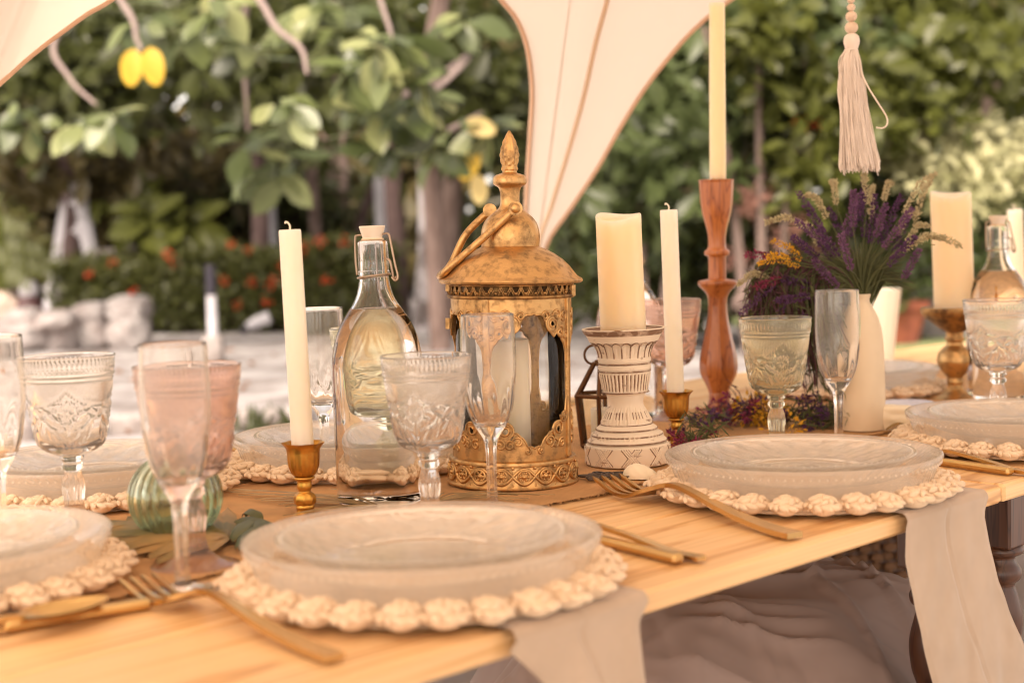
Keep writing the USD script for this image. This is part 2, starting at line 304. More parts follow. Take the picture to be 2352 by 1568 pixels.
m_twig = M('grey_twig', (0.25, 0.19, 0.17), 0.8)
m_whitepaint = M('weathered_white_paint', (0.56, 0.54, 0.57), 0.7, col2=(0.40, 0.38, 0.40), nscale=6)
m_greywood = M('grey_rail', (0.22, 0.19, 0.18), 0.8)
m_terra = M('terracotta', (0.27, 0.075, 0.035), 0.75, col2=(0.18, 0.05, 0.03), nscale=8)
m_black = M('dark_lamp_head', (0.02, 0.016, 0.025), 0.5)
m_skin_orn = M('dark_carved_wood', (0.07, 0.03, 0.03), 0.6)
def leafmat(name, ramp, rough=0.38, tl=0.3, spec=0.5):
    return M(name, ramp[0][1], rough, rnd=ramp, translucent=tl, spec=spec)
m_bigleaf = usdkit.material(stage, LOOK + 'almond_leaf', {
    'oi': ('object_info', {}), 'r': ('rgb_ramp', dict(ramp=[(0.0, (0.035, 0.047, 0.014)), (0.4, (0.08, 0.102, 0.032)), (0.75, (0.145, 0.172, 0.06)), (1.0, (0.29, 0.305, 0.125))])),
    'p': ('principled_bsdf', dict(roughness=0.36, specular_ior_level=0.7)), 't': ('translucent_bsdf', {}), 'm': ('mix_closure', dict(fac=0.22))},
    [('oi.random', 'r.fac'), ('r.color', 'p.base_color'), ('r.color', 't.color'), ('p.BSDF', 'm.closure1'), ('t.BSDF', 'm.closure2')], surface='m.closure')
m_yleaf = M('yellow_leaf', (0.66, 0.43, 0.05), 0.5, translucent=0.4)
m_pleaf = M('pale_yellow_leaf', (0.74, 0.58, 0.24), 0.5, translucent=0.3)
m_leafA = leafmat('mid_green_leaves', [(0, (0.0493, 0.0561, 0.0143)), (0.5, (0.123, 0.141, 0.0332)), (0.85, (0.234, 0.241, 0.0634)), (1, (0.443, 0.415, 0.143))])
m_leafB = leafmat('yellow_green_leaves', [(0, (0.0806, 0.0881, 0.0173)), (0.5, (0.215, 0.221, 0.0518)), (0.85, (0.39, 0.349, 0.095)), (1, (0.646, 0.563, 0.208))])
m_leafC = leafmat('dark_olive_leaves', [(0, (0.101, 0.0808, 0.0311)), (0.6, (0.202, 0.178, 0.0588)), (1, (0.377, 0.318, 0.104))])
m_leafV = leafmat('variegated_leaves', [(0, (0.42, 0.40, 0.22)), (0.3, (0.74, 0.68, 0.46)), (1, (0.94, 0.87, 0.70))], 0.5, 0.2)
m_leafG = leafmat('bluish_green_leaves', [(0, (0.0728, 0.0928, 0.0328)), (0.5, (0.19, 0.218, 0.0796)), (1, (0.481, 0.49, 0.225))], 0.32)
m_hedge = leafmat('hedge_leaves', [(0, (0.065, 0.07, 0.018)), (0.6, (0.20, 0.205, 0.048)), (1, (0.50, 0.44, 0.10))], 0.45)
m_pinkfl = leafmat('dusty_pink_petals', [(0, (0.42, 0.22, 0.17)), (0.5, (0.60, 0.40, 0.30)), (1, (0.74, 0.58, 0.44))], 0.7)
m_redfl = leafmat('red_petals', [(0, (0.66, 0.06, 0.015)), (1, (0.80, 0.20, 0.04))], 0.6)
m_lav = leafmat('purple_florets', [(0, (0.10, 0.038, 0.10)), (0.6, (0.19, 0.08, 0.18)), (1, (0.32, 0.17, 0.28))], 0.8, 0.15)
m_lav2 = leafmat('light_purple_florets', [(0, (0.17, 0.075, 0.15)), (0.6, (0.30, 0.15, 0.25)), (1, (0.46, 0.28, 0.38))], 0.8, 0.15)
m_creamfl = leafmat('cream_florets', [(0, (0.52, 0.44, 0.26)), (1, (0.78, 0.70, 0.46))], 0.8, 0.2)
m_yelfl = leafmat('yellow_florets', [(0, (0.62, 0.33, 0.02)), (1, (0.82, 0.52, 0.04))], 0.8, 0.2)
m_magfl = leafmat('magenta_florets', [(0, (0.22, 0.03, 0.07)), (1, (0.36, 0.07, 0.13))], 0.8, 0.2)
m_stem = leafmat('dry_green_stems', [(0, (0.085, 0.09, 0.03)), (0.6, (0.18, 0.18, 0.065)), (1, (0.36, 0.32, 0.16))], 0.7, 0.1)
m_redstem = leafmat('dark_red_stems', [(0, (0.09, 0.035, 0.04)), (1, (0.26, 0.12, 0.10))], 0.7, 0.1)

# ------------------------------------------------------------------ ground
def ground_sheet(x0, x1, y0, y1, nx, ny, z, amp=0.0, sc=1.0, seed=1):
    x, y = np.meshgrid(np.linspace(x0, x1, nx), np.linspace(y0, y1, ny), indexing='ij')
    h = (meshkit.fbm(np.stack([x * sc, y * sc, 0 * x], -1), 4, seed) - 0.5) * amp
    return sheet(np.stack([x, y, z + h], -1))
single('ground', ground_sheet(-150, 150, -60, 240, 60, 60, -0.004), m_gravel, 'pale gravel ground of the garden', 'ground', kind='structure')
single('gravel_path', ground_sheet(-7, 3.2, 3.4, 14, 120, 120, 0.012, 0.03, 3.0), m_gravel, 'white gravel bed between table and flowering hedge', 'gravel', kind='structure')
single('lawn', ground_sheet(1.6, 9, 6.2, 16, 30, 30, 0.035, 0.03, 2.0), m_lawn, 'strip of lawn below the potted plants', 'lawn', kind='structure')

# ------------------------------------------------------------------ leaves and trees
def leaf_template(n=5, w=0.5, fold=0.25, droop=0.25, tip=0.6):
    t = np.linspace(0, 1, n + 1); half = w * np.sin(np.pi * t**tip) ** 0.8 * 0.5; half[0] = 0.02; half[-1] = 0.005
    z = -droop * t**2; out = []
    for s in (-1, 0, 1): out.append(np.stack([t, s * half, z + abs(s) * half * fold], -1))
    return sheet(np.stack(out, 1))
L_big = leaf_template(6, 0.52, 0.25, 0.22, 1.25)
L_oval = leaf_template(8, 0.62, 0.45, 0.2, 1.1)
_v = np.asarray(L_oval.vertices); _v[:, 1] = np.sign(_v[:, 1]) * 0.30 * np.clip(1 - (2 * _v[:, 0] - 1.04) ** 2, 0, 1) ** 0.5; L_oval = tm(_v, L_oval.faces)
L_mid = leaf_template(3, 0.46, 0.3, 0.2, 0.9)
L_small = leaf_template(2, 0.5, 0.3, 0.1, 0.9)
L_thin = leaf_template(3, 0.14, 0.2, 0.15, 0.9)
def rdirs(rng, n, up=0.0, spread=1.0):
    d = rng.normal(size=(n, 3)) * [1, 1, spread]; d[:, 2] += up; return d / np.linalg.norm(d, axis=1, keepdims=True)
def leaves(tmpl, pos, dirs, size, rng, roll=0.8):
    n = len(pos); R = frame(dirs, rng.normal(size=(n, 3)) * roll + [0, -0.35, 1.0])
    s = np.asarray(size, float)[:, None] * np.ones(3); m = np.zeros((n, 4, 4)); m[:, :3, :3] = R * s[:, None, :]; m[:, :3, 3] = pos; m[:, 3, 3] = 1
    return batch(tmpl, m)
def crown(rng, center, rad, nclump, per, size, tmpl=L_mid, clump=0.22, down=-0.25, keep=None, shell=0.55):
    d = rdirs(rng, nclump); r = (shell + (1 - shell) * rng.random(nclump)) ; r[rng.random(nclump) < 0.25] *= 0.5
    c = np.asarray(center) + d * r[:, None] * rad
    p = np.repeat(c, per, 0); dd = rdirs(rng, len(p), down, 0.8)
    p = p + rng.normal(size=p.shape) * clump * np.array(rad).mean() * 0.5 + dd * 0.02
    s = size * (0.6 + 0.7 * rng.random(len(p)))
    if keep is not None:
        k = keep(p); p, dd, s = p[k], dd[k], s[k]
    return leaves(tmpl, p, dd, s, rng)
def limb(pts, r0, r1, n=8):
    c = curve(pts, 6); return tube(c, np.linspace(r0, r1, len(c)), n)
def to_px(p):
    v = np.asarray(p) - CAM; w = v @ FW; return 1176 + FPX * (v @ RT) / w, 784 - FPX * (v @ UP) / w
GAPS = [(393, 172, 14), (412, 200, 18), (440, 236, 18), (404, 255, 15), (428, 285, 16), (505, 212, 16), (522, 234, 13), (488, 234, 10), (140, 250, 13), (118, 305, 16), (42, 352, 15), (110, 270, 9), (374, 372, 15)]
def no_gap(p):
    x, y = to_px(p); k = np.ones(len(p), bool)
    for gx, gy, gr in GAPS: k &= (x - gx) ** 2 + (y - gy) ** 2 > (gr + 12) ** 2
    return k

# far woods: one dense mass
rng = np.random.default_rng(11)
n = 11000
p = np.stack([rng.uniform(-9.5, 10, n), rng.uniform(17.5, 21, n), rng.uniform(0, 6.2, n)], -1)
p = p[no_gap(p)]
single('far_woods', leaves(L_small, p, rdirs(rng, len(p), -0.2), rng.uniform(0.4, 0.75, len(p)), rng), m_leafC, 'dark woodland mass closing the garden', 'woodland', kind='stuff')

def tree(name, label, base, top, r0, r1, trunk_m, crowns, leaf_m, bend=0.1, branches=(), group=None):
    t = thing(name, label, 'tree', group)
    base = np.asarray(base, float); top = np.asarray(top, float); mid = (base + top) / 2 + np.array([bend, 0, 0])
    part(t, 'trunk', limb([base - [0, 0, 0.1], base * 0.8 + top * 0.2 + [bend * 0.5, 0, 0], mid, top], r0, r1, 12), trunk_m)
    for b in branches: part(t, 'branch', limb(b, 0.05, 0.015), trunk_m)
    if crowns: part(t, 'crown', cat(crowns), leaf_m, smooth=False)
    return t
def gp(x, y): return P(x, y, 0.0)
rng = np.random.default_rng(5)
def crowns_px(specs, rng, tmpl=L_mid, down=-0.25):
    return [crown(rng, Q(x, y, Y), np.array([rx, rd, rz]), nc, per, sz, tmpl, keep=no_gap, down=down) for (x, y, Y, rx, rd, rz, nc, per, sz) in specs]
tree('shade_tree', 'brown trunked tree rising behind the gold lantern', gp(1012, 778), Q(1045, -250, 11.2), 0.085, 0.06, m_bark,
     crowns_px([(1120, 180, 11, 0.9, 0.8, 0.9, 90, 8, 0.19)], rng), m_leafA, 0.06)
tree('shade_tree', 'slim dark trunk left of the brown tree behind the hedge', gp(922, 752), Q(905, -200, 12.0), 0.085, 0.07, m_barkd,
     crowns_px([(1180, 420, 13, 0.8, 0.7, 1.0, 60, 8, 0.18)], rng), m_leafA, -0.05)
tree('pale_trunk', 'pale lichen-spotted trunk between the dark and brown trunks', gp(975, 765), Q(985, 330, 12.2), 0.11, 0.09, m_barkpale, None, None, 0.03)
for (x, w, m, lb) in [(735, 0.09, m_bark, 'thin brown trunk above the tall ivory candle'), (765, 0.07, m_bark, 'pinkish thin trunk just right of the tall candle wick'), (660, 0.10, m_barkd, 'dark trunk behind the hedge left of the tall candle'),
                     (580, 0.07, m_barkd, 'dark narrow trunk left of the white post'), (435, 0.08, m_bark, 'brown trunk crossing the pale sky gap'), (150, 0.16, m_barkd, 'broad dark trunk behind the white A-frame'), (35, 0.12, m_barkd, 'dark trunk at the far left edge')]:
    tree('slender_trunk', lb, [*Q(x, 600, 15.0)[:2], 0], Q(x + 12, 0, 15.0), w, w * 0.8, m, None, None, 0.05)
single('leaning_branch', limb([Q(820, 530, 14.5), Q(850, 450, 14.3), Q(885, 395, 14.2)], 0.05, 0.04), m_barkd, 'dark branch leaning between two thin trunks', 'branch')

# left mid crowns (olive, blurred)
for (lb, mt, sp) in [
    ('olive leafed tree filling the upper left behind the hanging branch', m_leafC, [(120, 60, 13, 1.7, 1.0, 1.1, 130, 9, 0.24), (330, 330, 14, 1.2, 0.8, 0.6, 70, 8, 0.22), (60, 400, 14, 0.8, 0.8, 0.8, 60, 8, 0.22)]),
    ('mid green tree above the hedge centre', m_leafA, [(560, 20, 12.5, 1.6, 1.0, 0.9, 130, 9, 0.22), (600, 420, 14.5, 0.9, 0.7, 0.5, 50, 8, 0.2)]),
    ('low olive shrubbery standing behind the flowering hedge', m_leafC, [(320, 480, 15, 1.4, 0.8, 0.7, 100, 9, 0.2), (540, 500, 15.5, 1.0, 0.7, 0.5, 70, 8, 0.2), (0, 520, 14.5, 0.7, 0.6, 0.5, 50, 8, 0.22)])]:
    t = thing('background_tree', lb, 'tree'); part(t, 'crown', cat(crowns_px(sp, rng)), mt, smooth=False)
    x, y, Y = sp[0][:3]; part(t, 'trunk', limb([[*Q(x, y, Y + 0.6)[:2], 0], [*Q(x + 20, y, Y + 0.6)[:2], 1.0], Q(x, y, Y + 0.6)], 0.1, 0.05), m_barkd)
for (lb, mt, sp) in [
    ('dense large-leafed tree filling the upper centre behind the hanging twigs', m_leafA, [(700, 120, 9.6, 1.25, .5, .55, 130, 5, .2), (350, 130, 10.2, 1.1, .5, .5, 90, 5, .2), (1040, 160, 9.4, .5, .4, .6, 50, 5, .2), (80, 180, 10, .7, .5, .5, 60, 5, .19)]),
    ('yellow green broad plant behind the hedge under the pale sky gap', m_leafB, [(375, 505, 13.2, .28, .2, .18, 20, 5, .3), (330, 470, 13.6, .4, .2, .2, 24, 5, .2)]),
    ('brownish bush between the thin trunks behind the hedge', m_leafA, [(560, 480, 15.0, .8, .4, .35, 60, 6, .15), (800, 500, 14.9, .6, .4, .3, 45, 6, .15), (700, 420, 15.2, 1.2, .4, .35, 60, 6, .16)]),
    ('loose olive bush beside the white A-frame', m_leafC, [(300, 420, 14.8, .6, .4, .35, 50, 6, .17), (60, 440, 15.2, .5, .4, .4, 40, 6, .17)])]:
    t = thing('background_tree', lb, 'tree' if 'tree' in lb else 'bush'); part(t, 'crown', cat(crowns_px(sp, rng, L_big, -0.5)), mt, smooth=False)
    x, y, Y = sp[0][:3]; part(t, 'trunk', limb([[*Q(x, y, max(Y + .4, 14.4))[:2], 0], [*Q(x + 10, y, max(Y + .4, 14.4))[:2], 0.5], Q(x, y, max(Y + .2, 12.5)), Q(x, y - 40, Y)], 0.07, 0.03), m_bark)
# palm at far left
t = thing('palm_plant', 'green palm fronds beside the hedge at the left edge', 'palm')
fr = []
for (a, b, c) in [((-90, 640), (-10, 530), (95, 560)), ((-90, 640), (-20, 560), (110, 610)), ((-90, 650), (0, 590), (70, 640)), ((-80, 650), (-20, 500), (60, 510)), ((-90, 660), (10, 600), (120, 585))]:
    Y = 11.5; c = curve([Q(*a, Y), Q(*b, Y - 0.2), Q(*c, Y - 0.5)], 14); m = len(c)
    tg = np.gradient(c, axis=0); sd = np.cross(tg, [0, -1.0, 0.3]); sd /= np.linalg.norm(sd, axis=1, keepdims=True)
    g = []
    for s in (-1, 1): g.append(leaves(L_thin, c[4:], tg[4:] / np.linalg.norm(tg[4:], axis=1, keepdims=True) * 0.7 + sd[4:] * s - [0, 0, 0.3], np.linspace(0.3, 0.12, m - 4), rng, 0.2))
    part(t, 'frond', cat([tube(c, np.linspace(0.012, 0.003, m), 5)] + g), m_leafB, smooth=False)
part(t, 'stem', limb([[*Q(-90, 650, 11.5)[:2], 0], Q(-90, 660, 11.5)], 0.06, 0.05), m_bark)

# big-leafed tree overhanging: each leaf a part
t = thing('broad_leaf_tree', 'broad-leaved tree with large glossy leaves overhanging above the bottle', 'tree')
part(t, 'trunk', limb([[*Q(1005, 500, 9.6)[:2], -0.1], Q(1000, 560, 9.6), Q(985, 200, 9.2), Q(1040, -150, 8.8)], 0.07, 0.05), m_bark)
TW = [[(1035, -150, 8.8), (600, -120, 7.2), (620, 40, 6.8), (690, 110, 6.7), (705, 170, 6.6)], [(1035, -150, 8.8), (880, -60, 7.4), (900, 90, 6.6)], [(985, 200, 9.2), (1075, 130, 7.6), (1020, 190, 7.2), (960, 230, 6.9)],
      [(1035, -150, 8.8), (300, -120, 8), (130, 80, 7.6), (160, 180, 7.4), (220, 240, 7.2)], [(1035, -150, 8.8), (320, -110, 7.6), (310, 60, 7.0), (325, 115, 6.9)], [(1030, 300, 9.3), (1050, 290, 8.3), (1105, 260, 7.8)], [(600, -120, 7.2), (480, -40, 7.2), (500, 20, 7.0)],
      [(985, 200, 9.2), (880, 240, 7.8), (870, 320, 7.2)], [(600, -120, 7.2), (560, 60, 7.8), (570, 300, 8.2)]]
for b in TW: part(t, 'branch', limb([Q(*q) for q in b], 0.022, 0.008, 6), m_twig)
rng = np.random.default_rng(21)
ROS = [(905, 95, 6.5, 14, .20), (820, 160, 6.7, 12, .18), (960, 235, 6.8, 13, .19), (655, 245, 6.6, 11, .16), (885, 330, 7.1, 14, .20), (790, 90, 6.8, 10, .18), (570, 330, 8.0, 13, .22), (580, 110, 7.2, 12, .18), (455, 60, 7.4, 10, .2), (490, 10, 7.0, 12, .18),
       (255, 250, 7.1, 9, .17), (190, 275, 7.4, 8, .18), (55, 270, 8.0, 11, .2), (1010, 340, 7.4, 10, .18), (1110, 300, 7.7, 10, .2), (705, 40, 6.9, 9, .18), (1055, 60, 7.4, 10, .18), (330, 40, 7.6, 10, .2), (940, 170, 6.6, 10, .18), (860, 230, 6.9, 10, .18), (760, 10, 7, 10, .18), (640, 380, 8.2, 9, .22)]
LF = np.asarray(L_big.vertices)
for (x, y, Y, k, s) in ROS:
    c = Q(x, y, Y)
    for i in range(k):
        a = 2 * np.pi * (i + rng.random() * 0.6) / k * 1.618; el = rng.uniform(-1.1, 0.35)
        d = np.array([math.cos(a) * math.cos(el), math.sin(a) * math.cos(el) * 0.8 - 0.2, math.sin(el)])
        R = frame(d, rng.normal(size=3) * 0.45 + [0, -0.6, 0.9])[0]
        cu = LF.copy(); cu[:, 2] += 0.12 * np.sin(LF[:, 0] * rng.uniform(2, 5) + rng.random() * 6) * (0.4 + np.abs(LF[:, 1])) + rng.normal() * 0.25 * LF[:, 1]; part(t, 'leaf', tm((cu * s * rng.uniform(0.6, 1.3)) @ R.T + c + d * 0.015 + rng.normal(size=3) * 0.03, L_big.faces), m_bigleaf, smooth=True)
for (x, y, Y, s, d, m, lb) in [(308, 112, 6.9, .165, (-.12, -.2, -1), m_yleaf, 'hanging yellow leaf'), (345, 108, 6.9, .17, (.15, -.2, -1), m_yleaf, 'hanging yellow leaf'), (1065, 285, 7.6, .16, (1, -.3, -.25), m_pleaf, 'pale yellow leaf'), (1090, 335, 7.7, .18, (-.35, -.2, -1), m_yleaf, 'hanging yellow leaf'), (1095, 400, 7.8, .15, (.1, -.1, -1), m_pleaf, 'pale yellow leaf')]:
    R = frame(np.array(d), np.array([0.15, -1.0, 0.1]))[0]
    part(t, 'leaf', tm((np.asarray(L_oval.vertices) * s) @ R.T + Q(x, y, Y), L_oval.faces), m, smooth=True, label=lb)

# ------------------------------------------------------------------ right-hand shrubbery
rng = np.random.default_rng(31)
def shrub(name, label, mt, specs, tmpl=L_mid, cat_='shrub', stem=True, seed=0, extra=None):
    t = thing(name, label, cat_); part(t, 'foliage', cat(crowns_px(specs, np.random.default_rng(seed), tmpl)), mt, smooth=False)
    x, y, Y = specs[0][:3]; b = Q(x, y, Y + 0.25)
    for k in (-1, 0, 1): part(t, 'stem', limb([[b[0] + 0.08 * k, b[1], -0.05], [b[0] + 0.16 * k, b[1], b[2] * 0.5], [b[0] + 0.3 * k, b[1], b[2]]], 0.035, 0.015, 6), m_bark)
    if extra: extra(t)
    return t
shrub('leafy_shrub', 'dark shrub with glossy pale leaves between tent leg and tall candle', m_leafG, [(1470, 330, 8.5, 0.55, 0.4, 0.45, 55, 6, 0.17), (1560, 210, 9, 0.5, 0.4, 0.4, 45, 6, 0.17), (1420, 520, 9, 0.4, 0.4, 0.35, 40, 6, 0.16), (1560, 560, 9.5, 0.5, 0.4, 0.4, 40, 6, 0.15)], L_big, seed=1)
shrub('leafy_shrub', 'tall yellow-green shrub at the top right behind the tassel', m_leafB, [(1980, 60, 9.5, 1.0, 0.6, 0.55, 130, 7, 0.17), (2250, 100, 10, 0.9, 0.6, 0.55, 110, 7, 0.17), (2130, 190, 9.8, 0.7, 0.5, 0.35, 70, 7, 0.16)], L_big, seed=2)
shrub('leafy_shrub', 'bluish green shrub right of the tall taper candle', m_leafG, [(1790, 120, 9.0, 0.7, 0.5, 0.5, 90, 7, 0.17), (1820, 240, 9.2, 0.45, 0.4, 0.3, 40, 6, 0.16), (1720, 330, 9.8, 0.5, 0.4, 0.5, 40, 6, 0.16)], L_big, seed=3)
shrub('dark_shrub', 'shadowed olive shrubbery behind the lavender bouquet', m_leafC, [(1700, 200, 12, 1.6, 0.8, 1.2, 150, 8, 0.2), (2150, 330, 12.5, 1.6, 0.8, 0.9, 150, 8, 0.2), (1450, 400, 12.5, 0.9, 0.6, 1.2, 90, 8, 0.2), (1900, 560, 12, 1.5, 0.6, 0.6, 110, 8, 0.18)], seed=4)
shrub('variegated_shrub', 'pale cream and green variegated shrub at the right edge', m_leafV, [(2240, 330, 9.0, 0.75, 0.4, 0.2, 120, 7, 0.085), (2290, 410, 8.6, 0.5, 0.4, 0.2, 90, 7, 0.085), (2140, 350, 9.2, 0.35, 0.3, 0.12, 35, 7, 0.08)], seed=5)
shrub('grey_green_shrub', 'grey green shrub below the variegated shrub', m_leafG, [(2270, 520, 9.0, 0.6, 0.4, 0.3, 80, 7, 0.12), (2080, 470, 9.5, 0.5, 0.4, 0.25, 60, 7, 0.12), (2060, 600, 9.3, 0.3, 0.3, 0.2, 30, 6, 0.12)], seed=6)
shrub('leafy_shrub', 'bright yellow green sprigs between tall taper and tassel', m_leafB, [(1740, 60, 8.4, .3, .2, .25, 26, 5, .16), (1900, 200, 8.6, .5, .25, .22, 40, 5, .16), (2060, 250, 8.6, .45, .25, .22, 36, 5, .16), (2180, 130, 8.8, .5, .25, .3, 40, 5, .16), (1870, 380, 8.4, .25, .2, .25, 20, 5, .15)], L_big, seed=12)
shrub('leafy_shrub', 'yellowing shrub at the top right corner', M('yellowing_leaves', (.4, .3, .08), .5, rnd=[(0, (.12, .10, .03)), (.5, (.34, .27, .07)), (1, (.60, .42, .10))], translucent=.3), [(2300, 60, 10.5, .5, .3, .6, 60, 6, .15), (2330, 200, 10.4, .35, .3, .4, 40, 6, .14)], L_mid, seed=13)
def blooms(t):
    r = np.random.default_rng(77)
    for (x, y) in [(1760, 440), (1790, 470), (1740, 500), (1830, 500), (1800, 540), (1760, 560), (1850, 555), (1720, 450), (1700, 590), (1880, 610), (1690, 480), (1780, 620)]:
        part(t, 'bloom', crown(r, Q(x + r.normal() * 8, y + r.normal() * 8, 8.6 + r.random() * .5), np.array([.05, .05, .05]), 10, 5, 0.06, L_small, 0.3), m_pinkfl, smooth=False)
    part(t, 'bloom', crown(r, Q(1845, 275, 8.6), np.array([.05, .05, .03]), 12, 5, 0.06, L_small, 0.3), m_redfl, smooth=False, label='single red bloom')
    for (x, y) in [(1850, 330), (1880, 350), (1865, 300)]: part(t, 'bloom', crown(r, Q(x, y, 8.7), np.array([.05, .05, .05]), 10, 5, 0.07, L_small, 0.3), m_leafV, smooth=False, label='cream bloom')
shrub('flowering_shrub', 'shrub with dusty pink blooms behind the wooden candlestick', m_leafA, [(1790, 500, 9.0, 0.55, 0.35, 0.4, 60, 6, 0.13), (1850, 340, 9.0, 0.3, 0.3, 0.25, 26, 6, 0.14)], L_mid, seed=7, extra=blooms)
shrub('leafy_shrub', 'green shrub low behind the pillar candle and slim taper', m_leafA, [(1480, 640, 9.5, 0.5, 0.35, 0.3, 60, 6, 0.13), (1340, 600, 10.5, 0.4, 0.3, 0.4, 45, 6, 0.13), (1600, 640, 9.8, 0.4, 0.3, 0.3, 40, 6, 0.13)], L_mid, seed=8)
single('fallen_branch', limb([Q(1690, 700, 8.5), Q(1760, 590, 8.8), Q(1830, 560, 9.2)], 0.03, 0.02), m_bark, 'thick bare branch slanting behind the wooden candlestick', 'branch')
single('slanting_trunk', limb([gp(2170, 800) + [0, 1, -0.1], Q(2260, 250, 9.5), Q(2352, 20, 9.6)], 0.05, 0.035), m_bark, 'thin brown trunk slanting up at the top right', 'trunk')
for i, (x, y, Y, r) in enumerate([(2110, 665, 9.6, .2), (2180, 690, 9.4, .2), (2040, 690, 10, .2)]):
    rk = _ico[2].copy(); v = np.asarray(rk.vertices); v = v * (0.75 + 0.5 * meshkit.fbm(v * 1.4 + i * 7, 3, i))[:, None] * [r, r, r * 1.3]
    single('garden_boulder', tm(v, rk.faces), m_stone, ['brown boulder behind the terracotta pots', 'brown boulder half hidden by the pillar candle', 'brown boulder left of the terracotta pots'][i], 'boulder', smooth=50, loc=[*Q(x, y, Y)[:2], r * 0.55])
POT = [(0.0, 0.0), (0.10, 0.0), (0.145, 0.20), (0.165, 0.20), (0.17, 0.245), (0.15, 0.25), (0.14, 0.21), (0.0, 0.20)]
for (x, y, sc, lb) in [(2070, 800, 1.0, 'terracotta pot with broad green leaves beside the white vase'), (2135, 770, 1.1, 'terracotta pot behind the gold candle stand')]:
    t = thing('plant_pot', lb, 'plant pot', loc=gp(x, y) + [0, 0, 0.03], sc=sc)
    part(t, 'pot', lathe(POT, 40), m_terra)
    r = np.random.default_rng(int(x)); k = 16; a = r.uniform(0, 6.28, k); d = np.stack([np.cos(a), np.sin(a), r.uniform(-0.2, 0.9, k)], -1)
    for i in range(k): part(t, 'leaf', leaves(L_big, np.array([[0, 0, 0.24]]) + d[i] * 0.05, d[i:i + 1], [r.uniform(.16, .26)], r, 0.3), m_leafG, smooth=True)

# ------------------------------------------------------------------ hedge with red flowers
t = thing('flowering_hedge', 'clipped low hedge dotted with red flowers behind the gravel', 'hedge')
rng = np.random.default_rng(41)
a0, a1 = gp(120, 772), gp(905, 768); n = 9000
s = rng.random(n); base = a0 + (a1 - a0) * s[:, None]; hh = 0.55 + 0.13 * s + 0.04 * np.sin(s * 17)
pz = hh * (1 - rng.random(n) ** 1.7 * 0.95); dy = np.where(rng.random(n) < 0.6, rng.uniform(0, 0.12, n), rng.uniform(0, 1.3, n)); pz = np.where(dy > 0.15, hh - rng.random(n) * 0.08, pz)
part(t, 'foliage', leaves(L_small, base + np.stack([0 * s, dy, pz], -1) + rng.normal(size=(n, 3)) * 0.03, rdirs(rng, n, 0.2), rng.uniform(0.06, 0.11, n), rng), m_hedge, smooth=False)
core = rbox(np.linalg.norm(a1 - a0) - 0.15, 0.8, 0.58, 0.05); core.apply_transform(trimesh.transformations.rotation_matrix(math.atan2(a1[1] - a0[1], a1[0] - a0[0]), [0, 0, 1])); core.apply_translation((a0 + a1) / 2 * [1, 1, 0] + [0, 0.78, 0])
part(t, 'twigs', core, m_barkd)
for (x, y) in [(385, 585), (400, 600), (205, 625), (260, 603), (310, 668), (325, 690), (568, 575), (665, 580), (650, 605), (620, 655), (635, 640), (615, 690), (750, 640), (580, 645), (845, 560), (700, 560), (735, 552), (790, 555), (690, 585), (530, 560), (545, 700), (515, 640)]:
    part(t, 'flower', crown(rng, Q(x, y, a0[1] + (a1[1] - a0[1]) * (x - 120) / 785 - 0.05), np.array([.021, .016, .018]), 6, 4, 0.027, L_small, 0.4), m_redfl, smooth=False)

# ------------------------------------------------------------------ garden things at left
def rock(r, seed, sq=(1, 1, 1)):
    g = _ico[3]; v = np.asarray(g.vertices); d = 0.7 + 0.6 * meshkit.fbm(v * 1.7 + seed * 3.3, 4, seed)
    v = np.sign(v) * np.abs(v) ** 0.75 * d[:, None] * np.array(sq) * r; return tm(v, g.faces)
t = thing('stone_rockery', 'rough pale stone rockery on the gravel at left', 'rockery')
for i, (x, y, w, h) in enumerate([(60, 795, 90, 50), (140, 800, 80, 50), (215, 800, 85, 55), (300, 798, 75, 60), (300, 735, 80, 45), (215, 745, 70, 40), (130, 755, 75, 35), (20, 790, 60, 45), (60, 745, 60, 30)]):
    Y = 10.6 + 0.12 * (i % 3); b = Q(x, y, Y); k = Y / FPX
    part(t, 'stone', tm(np.asarray(rock(1.0, 60 + i, (w * k * 0.62, 0.2, h * k * 0.72)).vertices) + [b[0], b[1], max(b[2], 0.02) + h * k * 0.55], _ico[3].faces), m_stone, smooth=50)
t = thing('garden_ornament', 'dark ornament with white round top standing left of the hedge', 'ornament', loc=[*Q(70, 740, 11.2)[:2], 0.0])
k = 11.2 / FPX; zt = Q(64, 665, 11.2)[2]
part(t, 'body', lathe(smoothprof([(0.0, 0), (0.11, 0), (0.13, zt * .3), (0.09, zt * .75), (0.05, zt * .9), (0.0, zt * .92)], 5), 24), m_skin_orn)
hd = _ico[2].copy(); hd.apply_scale([.072, .07, .08]); hd.apply_translation([0, 0, zt]); part(t, 'top', hd, m_whitepaint)
single('sand_stone', rock(0.2, 9, (1.0, 0.8, 0.75)), M('sandstone', (0.42, 0.33, 0.27), 0.9), 'smooth beige stone at the left edge above the rockery', 'stone', loc=[*Q(-5, 700, 11.4)[:2], Q(-5, 715, 11.4)[2]], smooth=60)
single('sand_stone', rock(0.2, 12, (1.2, 0.9, 1.2)), m_stone, 'stone carrying the beige stone at the left edge', 'stone', loc=[*Q(-5, 700, 11.5)[:2], 0.12], smooth=60)
t = thing('garden_light', 'garden post with dark head and white shaft on a square block', 'garden light', loc=gp(492, 832))
k = gp(492, 832)[1] / FPX
part(t, 'block', rbox(44 * k, 44 * k, 62 * k, 0.01, 0), m_edging)
